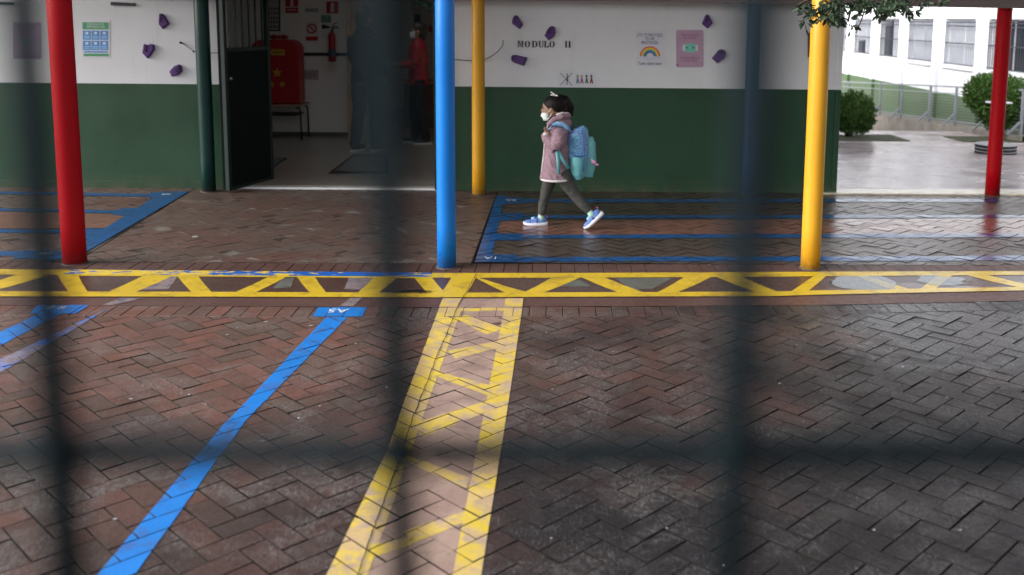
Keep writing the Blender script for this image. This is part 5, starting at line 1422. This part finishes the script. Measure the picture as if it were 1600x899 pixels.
    for q in (-1, 1):
        e_ = MB(); ball(e_, P(.088, q*.032, 1.605), (.010, .012, .008)); e_.build('eye', M['black'], root, smooth=True)
    if mask:
        mk = MB(); vs = []
        for i in range(7):
            a = -1.35 + 2.7*i/6
            for j in range(4): vs.append(P(.02 + .098*math.cos(a), .075*math.sin(a), 1.59 - .10*j/3))
        mk.add(vs, [(i*4+j, (i+1)*4+j, (i+1)*4+j+1, i*4+j+1) for i in range(6) for j in range(3)]); mo = mk.build('face_mask', plain('mask_pale', (.6, .62, .62, 1), .7), root, smooth=True)
        mo.modifiers.new('s', 'SOLIDIFY').thickness = .003
    return root, P
navy = plain('navy_jacket', (.004, .006, .013, 1), .9, spec=.1); jeans = plain('dark_jeans', (.02, .028, .05, 1), .85, .3, 20)
adult(573, 236, 1.80, 'adult seen from behind in a dark navy jacket and jeans, inside the doorway', math.radians(60), navy, jeans, M['black'], M['hair_brown'])
redj = plain('red_windbreaker', (.32, .008, .014, 1), .5, .2, 10)
wr, WP = adult(655, 224, 1.62, 'adult in a red jacket and black trousers with a face mask, holding papers', math.radians(188), redj, plain('black_trousers', (.008, .008, .01, 1), .8), M['black'], M['hair_brown'], True, 1, hairlen=.03)
q0 = WP(.36, 0, 1.13)
mb = MB(); a_ = WP(.26, -.11, 1.10); mb.prism([WP(.22, -.13, 1.12), WP(.22, .14, 1.12), WP(.46, .14, 1.17), WP(.46, -.13, 1.17)], (0, 0, .004)); tag(mb.build('paper_sheet', M['paper']), 'white papers in the hands of the adult in red', 'papers')

# ------------------------------------------------------------------ courtyard: far building, ramp, railing, bushes
XF = 8.8
far = empty('far_building', (XF, 22, -1), 0, 'long white school block with barred windows across the courtyard', 'building')
zt_g = V(1495, 149, 21.6).z
def fx(px): return F * XF / (px - 868.8) * 1.0
def fY(px):
    d = ray(px, 60); t = XF / d.x; return d.y * t
def fZ(px, py):
    d = ray(px, py); t = XF / d.x; return CAM_H + d.z * t
ztop, zbot = fZ(1500, 29.5), fZ(1500, 104)
zgreen = (fZ(1495, 149) + fZ(1400, 131)) / 2
print('far z', ztop, zbot, zgreen, fY(1500), fY(1600))
wins = [(1334.5, 1362), (1374.5, 1406.5), (1419, 1458), (1476, 1526), (1543.5, 1612)]
# regular bays from the measured ones
wys = [(fY(b_), fY(a)) for a, b_ in wins]
pitch_ = (wys[0][0] - wys[3][0]) / 3
bays = [(wys[0][0] + k*pitch_, wys[0][1] + k*pitch_) for k in (3, 2, 1)] + wys + [(wys[4][0] - k*pitch_, wys[4][1] - k*pitch_) for k in (1, 2)]
y_lo, y_hi = 11., 42.
edges = sorted(bays)
DEP = .18
def fbox(y0, y1, z0, z1, x0, x1, name, mat, parent=far, **k):
    mb = MB(); mb.box((x0, y0, z0), (x1, y1, z1)); return mb.build(name, mat, parent, **k)
fbox(y_lo, y_hi, zgreen, zbot - .07, XF, XF + .3, 'wall', M['far_white'], label='white wall below the barred windows')
fbox(y_lo, y_hi, ztop, 3.2, XF, XF + .3, 'wall', M['far_white'], label='white wall above the barred windows')
fbox(y_lo, y_hi, -1.6, zgreen - .002, XF - .012, XF + .3, 'dado', M['far_green'], label='green lower wall along the ramp')
prev = y_lo
for (a, b_) in edges + [(y_hi, y_hi)]:
    if a > prev: fbox(prev, a, zbot - .069, ztop - .001, XF + .001, XF + .3, 'wall', M['far_white'])
    prev = b_
for i, (a, b_) in enumerate(edges):
    if i:
        pa, pb = edges[i-1][1], a; c = (pa + pb) / 2
        fbox(c - .13, c + .13, -1.6 if False else zgreen, 3.19, XF - .09, XF - .001, 'pilaster', M['far_white'])
        fbox(c - .13, c + .13, -1.6, zgreen - .003, XF - .09, XF - .013, 'pilaster', M['far_green'])
pane_m = plain('blind_behind_glass', (.55, .58, .64, 1), .4, .1, 1.5); pane_d = plain('dark_window_glass', (.03, .035, .045, 1), .08, .3, 2)
wf = plain('white_window_frame', (.78, .79, .82, 1), .4, .04); gm = plain('dark_grey_grille', (.035, .04, .06, 1), .5)
for i, (a, b_) in enumerate(edges):
    w_ = empty('window', (XF, (a+b_)/2, zbot)); w_.parent = far; w_.matrix_parent_inverse = parent_inv(far)
    mid = (a + b_) / 2
    fbox(a, b_, zbot - .07, zbot - .001, XF - .06, XF + .12, 'sill', wf, w_, bevel=.008)
    fbox(a + .04, mid - .02, zbot + .04, ztop - .04, XF + .13, XF + .14, 'pane', pane_d if i in (1, 2) else pane_m, w_)
    if i == 6:
        zc = zbot + (ztop - zbot) * .38
        fbox(mid + .02, b_ - .04, zc, ztop - .04, XF + .13, XF + .14, 'pane', pane_m, w_); fbox(mid + .02, b_ - .04, zbot + .04, zc - .03, XF + .13, XF + .14, 'pane', pane_d, w_)
    elif i == 5:
        c_ = mid + .02 + (b_ - mid) * .25
        fbox(mid + .02, c_, zbot + .04, ztop - .04, XF + .13, XF + .14, 'pane', pane_d, w_); fbox(c_ + .01, b_ - .04, zbot + .04, ztop - .2, XF + .135, XF + .14, 'pane', pane_d, w_)
    else: fbox(mid + .02, b_ - .04, zbot + .04, ztop - .04, XF + .13, XF + .14, 'pane', pane_d if i in (1, 2) else pane_m, w_)
    mb = MB()
    for y0, y1, z0, z1 in ((a, a + .04, zbot, ztop), (b_ - .04, b_, zbot, ztop), (mid - .02, mid + .02, zbot, ztop), (a + .04, b_ - .04, zbot, zbot + .04), (a + .04, b_ - .04, ztop - .04, ztop)):
        mb.box((XF + .11, y0, z0 + .001), (XF + .15, y1, z1 - .001))
    mb.build('frame', wf, w_)
    mb = MB(); n = 18
    for k in range(n + 1):
        y = a + .03 + (b_ - a - .06) * k / n; mb.box((XF + .010, y - .005, zbot + .02), (XF + .020, y + .005, ztop - .06))
    for z in (zbot + .04, zbot + (ztop-zbot)*.48, ztop - .08, ztop - .16): mb.box((XF + .004, a, z - .012), (XF + .0095, b_, z + .012))
    mb.build('grille', gm, w_)
# ramp beside the facade
RX = 8.12
def rampz(Y): return -.41 + (Y - 20.1) * (-.66 + .41) / (24.9 - 20.1)
mb = MB(); ysr = [17.0, 18.5, 20.1, 22, 24.9, 29, 36]
for a, b_ in zip(ysr, ysr[1:]):
    za, zb2 = rampz(a), rampz(b_)
    mb.add([(RX, a, za), (XF - .02, a, za), (XF - .02, b_, zb2), (RX, b_, zb2), (RX, a, -1.6), (RX, b_, -1.6)], [(0, 1, 2, 3), (0, 3, 5, 4)])
mb.build('ramp', M['concrete'], kind='structure')
rail = empty('railing', (RX + .06, 22, -.5), 0, 'grey metal railing along the ramp in front of the far building', 'railing')
rp = [36, 33, 30.2, 27.6, 24.8, 23.3, 21.5, 20.1, 18.6, 17.2]
for k, Y in enumerate(rp):
    z = rampz(Y); x = RX + .06
    mb = MB(); mb.box((x - .022, Y - .022, z), (x + .022, Y + .022, z + .80)); mb.build('rail_post', M['galv'], rail)
    mb = MB(); mb.bar((x - .02, Y, z + .24), (x - .24, Y, z + .02), .035); mb.build('brace', M['galv'], rail)
for a, b_ in zip(rp, rp[1:]):
    x = RX + .06
    for h_, w_ in ((.80, .035), (.66, .022), (.10, .022)):
        mb = MB(); mb.bar((x, a - .03, rampz(a) + h_), (x, b_ + .03, rampz(b_) + h_), w_); mb.build('rail', M['galv'], rail)
    mb = MB()
    for k in range(8):
        h_ = .16 + k * .06; mb.bar((x, a - .03, rampz(a) + h_), (x, b_ + .03, rampz(b_) + h_), .005)
    mb.build('rail_mesh', M['galv'], rail)

# planting beds and round conifers
def bed(pts, label):
    q = [GC(a, b_) for a, b_ in pts]
    mb = MB(); mb.prism([(p.x, p.y, p.z - .05) for p in q], (0, 0, .062)); return tag(mb.build('planting_bed', M['soil'], kind='structure'))
bed([(1250, 220), (1422, 221), (1392, 211.5), (1250, 211)], '')
bed([(1505, 222), (1700, 225), (1700, 214), (1474, 214)], '')
def leaf_mat(name, a, b_):
    t = NT(name); oi = t.n('ShaderNodeNewGeometry'); p = t.pos()
    col = t.mix(oi.outputs['Random Per Island'], a, b_)
    col = t.mix(t.ramp(t.noise(7, 3, .6, p), .35, .65, 0, .6), col, dark(a, .7)); t.set(col, .6, .3); return t.m
con_m = leaf_mat('conifer_green', (.045, .11, .024, 1), (.13, .24, .05, 1))
def conifer(base, clumps, label, seed, nleaf):
    rng = random.Random(seed); root = empty('round_conifer', base, 0, label, 'shrub', 'clipped round conifers in the courtyard beds')
    c0 = clumps[0][0]
    mb = MB()
    for k in range(5):
        e = c0 + Vector((rng.gauss(0, .10), rng.gauss(0, .08), -.02)); st = base + Vector((rng.gauss(0, .03), 0, -.02))
        mb.tube([st, (st + e)/2 + Vector((rng.gauss(0, .04), 0, 0)), e], [.032, .024, .012], 7)
    mb.build('trunk', M['trunk'], root, smooth=True)
    mb = MB()
    for c, r in clumps:
        core = MB()
        mb.ball(c, [q * .70 for q in r], 14, 10)
    tot = sum(r[0]**2 for c, r in clumps)
    for c, r in clumps:
        for k in range(int(nleaf * r[0]**2 / tot)):
            d = Vector((rng.gauss(0, 1), rng.gauss(0, 1), rng.gauss(0, 1))).normalized()
            bumpy = 1 + .16 * noise.noise(d * 4.2 + Vector((seed, 0, 0))) + .08 * noise.noise(d * 11)
            rad = rng.uniform(.70, 1.10) * bumpy
            p = c + Vector((d.x*r[0], d.y*r[1], d.z*r[2])) * rad
            ln = rng.uniform(.03, .06); ax = (d + Vector((rng.gauss(0, .5), rng.gauss(0, .5), rng.gauss(0, .5) + .3))).normalized()
            s_ = ax.cross(Vector((rng.gauss(0, 1), rng.gauss(0, 1), rng.gauss(0, 1)))).normalized() * ln * .28
            mb.add([p - s_, p + ax*ln*.5 - s_*1.1, p + ax*ln, p + s_], [(0, 1, 2, 3)])
    mb.build('foliage', con_m, root, kind='stuff')
b1 = GC(1325, 214); y1 = b1.y; k_ = y1 / F
cc1 = V(1333, 176, y1); conifer(b1, [(cc1, (30*k_, 28*k_, 31*k_)), (V(1344, 190, y1), (20*k_, 18*k_, 16*k_)), (V(1316, 185, y1), (20*k_, 18*k_, 20*k_))], 'small clipped conifer beside the corner of the green wall', 5, 9000)
b2 = GC(1556, 217); y2 = b2.y; k_ = y2 / F
conifer(b2, [(V(1556, 150, y2), (44*k_, 42*k_, 32*k_)), (V(1537, 146, y2), (27*k_, 26*k_, 28*k_)), (V(1588, 158, y2), (30*k_, 28*k_, 34*k_)), (V(1562, 182, y2), (28*k_, 26*k_, 20*k_))], 'larger clipped conifer behind the dark red post', 8, 15000)
# stacked rings with a slim post and disc
def rings_thing():
    p = GC(1555, 240); s_ = p.y / F; r = 31 * s_
    root = empty('round_planter', p, 0, 'low round stack of black rings with pale rims behind the dark red post', 'planter')
    h_ = 4.6 * s_
    for k in range(3):
        mb = MB(); mb.lathe([(r*.97, k*h_*1.15), (r, k*h_*1.15 + .004), (r, k*h_*1.15 + h_*.8), (r*.97, k*h_*1.15 + h_*.85)], p, 40); ro = mb.build('ring', plain('black_ring', (.012, .012, .014, 1), .5), root, smooth=False)
        mb = MB(); mb.lathe([(r*1.0, k*h_*1.15 + h_*.86), (r*1.015, k*h_*1.15 + h_*.95), (r*1.0, k*h_*1.15 + h_*1.04)], p, 40); mb.build('rim', plain('pale_rim', (.5, .5, .52, 1), .5), root)
    mb = MB(); mb.lathe([(r*.93, 3.35*h_*1.02), (r*.9, 3.4*h_*1.03)], p, 40); mb.build('lid', plain('grey_lid', (.36, .36, .38, 1), .5), root)
    dz = V(1557, 161, p.y).z - p.z
    mb = MB(); mb.tube([p + Vector((.0, 0, h_*3)), p + Vector((.0, 0, dz))], .018, 10); mb.build('stem', M['galv'], root)
    mb = MB(); mb.lathe([(20*s_, dz), (20*s_, dz + .012)], p, 32); mb.build('disc', plain('white_disc', (.6, .62, .66, 1), .4), root)
rings_thing()

# ------------------------------------------------------------------ leafy branch over the yellow post, and an unseen tree added for shade
branch = empty('tree', (4.3, 4.2, 0), 0, 'leafy branch hanging over the yellow post, with an unseen tree added to shade the yard', 'tree')
tk = MB(); tk.tube([(4.3, 4.2, -.05), (4.25, 4.25, 1.2), (4.1, 4.35, 2.4), (3.8, 4.5, 3.4), (3.3, 4.7, 4.4)], [.17, .14, .12, .09, .05], 14)
for e in ((2.2, 5.4, 3.6), (3.2, 3.0, 4.2), (5.2, 4.8, 4.2), (2.0, 4.0, 4.3), (2.4, 6.1, 2.9)): tk.tube([(4.1, 4.35, 2.5), ((4.0 + e[0])/2, (4.4 + e[1])/2, (2.9 + e[2])/2 + .15), e], [.07, .045, .02], 8)
tk.build('trunk', M['trunk'], branch, smooth=True)  # unseen trunk and limbs, put in to carry the shading crown
lm_ = leaf_mat('dull_green_leaf', (.016, .034, .018, 1), (.05, .085, .045, 1))
BYD = 6.25
tw = MB()
paths = [([(1420, -60), (1360, -10), (1300, 2), (1262, 22), (1248, 40)], .0), ([(1420, -60), (1400, -10), (1372, 6), (1350, 20), (1338, 52)], .12), ([(1420, -60), (1440, -8), (1418, 14), (1420, 26)], .05),
         ([(1330, -20), (1310, 8), (1290, 22), (1275, 38)], -.08), ([(1480, -50), (1470, -10), (1472, 8)], .15), ([(1420, -50), (1380, -4), (1378, 14), (1376, 34)], .0), ([(1350, -20), (1330, 12), (1325, 34)], .05), ([(1290, -10), (1258, 2), (1242, 12)], -.05)]
leafspots = []; rng = random.Random(21)
for pts, dy in paths:
    w_ = [V(a, b_, BYD + dy + .03 * rng.gauss(0, 1)) for a, b_ in pts]
    tw.tube(w_, [.010 - .0018*i for i in range(len(w_))], 6)
    for i in range(1, len(w_) - 1 + 1):
        a, b_ = w_[i-1], w_[i]
        for k in range(8): leafspots.append((a + (b_ - a) * rng.random(), (b_ - a).normalized()))
tw.build('twigs', M['trunk'], branch, smooth=True)
def leaf_mesh():
    mb = MB(); l = 1.0; w_ = .17
    vs = [(0,0,0), (.3,w_,.03), (.65,w_*.9,.02), (1,0,-.04), (.65,-w_*.9,.02), (.3,-w_,.03), (.3,0,0), (.65,0,-.005)]
    mb.add(vs, [(0,6,1), (0,5,6), (1,6,7,2), (6,5,4,7), (2,7,3), (7,4,3)]); return mb.mesh('leaf')
lme = leaf_mesh(); lme.materials.append(lm_)
def leaf_xf(p, d, size):
    d = d.normalized(); side = d.cross(Vector((rng.gauss(0, 1), rng.gauss(0, 1), rng.gauss(0, 1)))).normalized(); up = d.cross(side)
    return Matrix.Translation(p) @ Matrix((d, side, up)).transposed().to_4x4() @ Matrix.Scale(size, 4)
# clumps of foliage: (px, py, spread x, spread y, count)
clumps = [(1300, 8, 20, 10, 120), (1272, 15, 14, 9, 60), (1298, 27, 14, 8, 90), (1262, 33, 8, 8, 24), (1315, 32, 9, 6, 40), (1345, 8, 18, 7, 110), (1340, 22, 6, 7, 18), (1375, 12, 12, 7, 60), (1374, 27, 4, 6, 20), (1395, 6, 16, 7, 120), (1390, 18, 10, 5, 40),
          (1418, 12, 7, 9, 34), (1417, 20, 4, 5, 10), (1446, 4, 7, 4, 22), (1473, 2, 5, 4, 14), (1246, 10, 6, 5, 14), (1335, 42, 4, 4, 5), (1329, 49, 3, 2, 3), (1430, 17, 3, 2, 3)]
spots = []
for cx_, cy_, sx_, sy_, n in clumps:
    for k in range(n): spots.append((V(cx_ + rng.gauss(0, sx_*.55), cy_ + rng.gauss(0, sy_*.55), BYD + rng.gauss(0, .10)), Vector((rng.gauss(0, .7), rng.gauss(0, .5), -.35 + rng.gauss(0, .55)))))
for k in range(160):                                  # goes on above the frame
    spots.append((V(rng.uniform(1250, 1500), rng.uniform(-90, -10), BYD + rng.gauss(0, .2)), Vector((rng.gauss(0, 1), rng.gauss(0, 1), rng.gauss(0, 1)))))
rc = random.Random(33); shade_crown_spots = []  # out-of-view crown, added to shade the right foreground
for cx_, cy_, cz_, r_, n in ((2.6, 4.3, 4.2, 1.2, 800), (3.9, 4.0, 4.4, 1.3, 800), (3.2, 2.8, 4.3, 1.1, 600), (2.3, 5.5, 3.7, .8, 350), (4.6, 5.2, 4.2, 1.0, 400), (1.9, 3.2, 4.6, .9, 350)):
    for k in range(n):
        d = Vector((rc.gauss(0, 1), rc.gauss(0, 1), rc.gauss(0, 1))).normalized() * r_ * rc.uniform(.45, 1)
        shade_crown_spots.append((Vector((cx_, cy_, cz_)) + Vector((d.x, d.y, d.z*.6)), Vector((rc.gauss(0, 1), rc.gauss(0, 1), rc.gauss(0, .6)))))
big = MB(); nleaf = 0
for i, (p, d) in enumerate(spots):
    mx = leaf_xf(p, d, rng.uniform(.035, .06))
    if i < 828 and i % 3 == 0 and nleaf < 290:
        o = bpy.data.objects.new('leaf', lme); COL.objects.link(o); o.parent = branch; o.matrix_parent_inverse = parent_inv(branch); o.matrix_basis = mx; nleaf += 1
    else: big.add([mx @ v.co for v in lme.vertices], [tuple(q.vertices) for q in lme.polygons])
for p, d in shade_crown_spots:
    mx = leaf_xf(p, d, rc.uniform(.13, .22)); big.add([mx @ v.co for v in lme.vertices], [tuple(q.vertices) for q in lme.polygons])
big.build('foliage', lm_, branch, kind='stuff')
# puddles lying in the gutter
wm = NT('puddle_water'); wm.set((.9, .93, .95, 1), .03, .5); wm.b.inputs['Transmission Weight'].default_value = 1.; wm.b.inputs['IOR'].default_value = 1.33
wm.bump(wm.noise(5, 2, .5), .03, .002)
def puddle(px0, px1, t0, t1, seed, lab):
    rng = random.Random(seed); a = GT(px0, .5)[0]; b_ = GT(px1, .5)[0]; cx_ = (a + b_)/2; cy_ = (t0 + t1)/2; pts = []
    for k in range(28):
        an = 2*PI*k/28; q = .78 + .3 * noise.noise(Vector((math.cos(an)*1.6, math.sin(an)*1.6, seed)))
        x = cx_ + (b_ - a)/2*math.cos(an)*q; t = min(.98, max(.02, cy_ + (t1 - t0)/2*math.sin(an)*q))
        pts.append((x, interp(C_BOT, x) + (interp(C_TOP, x) - interp(C_BOT, x)) * t, .0005))
    mb = MB(); mb.prism(pts, (0, 0, -.0004)); tag(mb.build('puddle', wm.m), kind='structure')
puddle(1284, 1418, .06, .90, 1, ''); puddle(1428, 1520, .25, .85, 2, ''); puddle(612, 690, .10, .34, 3, '')


# ------------------------------------------------------------------ the fence right in front of the lens
FYD = .30
def FV(px, py, d=0.): return V(px, py, .275 + .05 * py / 899 + d)
fence = empty('fence', V(616, 500, FYD), 0, 'dark metal fence bars close to the lens, out of focus', 'fence')
bar_m = plain('dark_blue_green_bar', (.006, .0125, .016, 1), .8, spec=.12)
vb = [((-490, -60), (-400, 950)), ((30, -60), (112, 950)), ((592, -60), (634, 950)), ((1188, -60), (1138, 950)), ((1780, -60), (1660, 950))]
BW = .0118
for a, b_ in vb:
    mb = MB(); p, q = FV(*a), FV(*b_); e = (q - p)
    mb.tube([p - e * .35, p + e * .5, q + e * .35], BW / 2, 14); mb.build('fence_bar', bar_m, fence, smooth=True)
for yy in (705, -560):
    mb = MB(); p, q = FV(-700, yy, .007), FV(2300, yy + 4, .007)
    mb.tube([p, q], .0058, 12); mb.build('cross_rail', bar_m, fence, smooth=True)
for a, b_ in vb:
    t = (705 + 60) / 1010; c = FV(a[0] + (b_[0]-a[0])*t, 705, .002)
    mb = MB(); mb.ball(c, (.0085, .006, .0075)); mb.build('weld', bar_m, fence, smooth=True)
print('objects', len(bpy.data.objects), 'leaves', nleaf, 'pavers', len(front), len(bk), 'tris~', sum(len(o.data.polygons) for o in bpy.data.objects if o.type == 'MESH'))
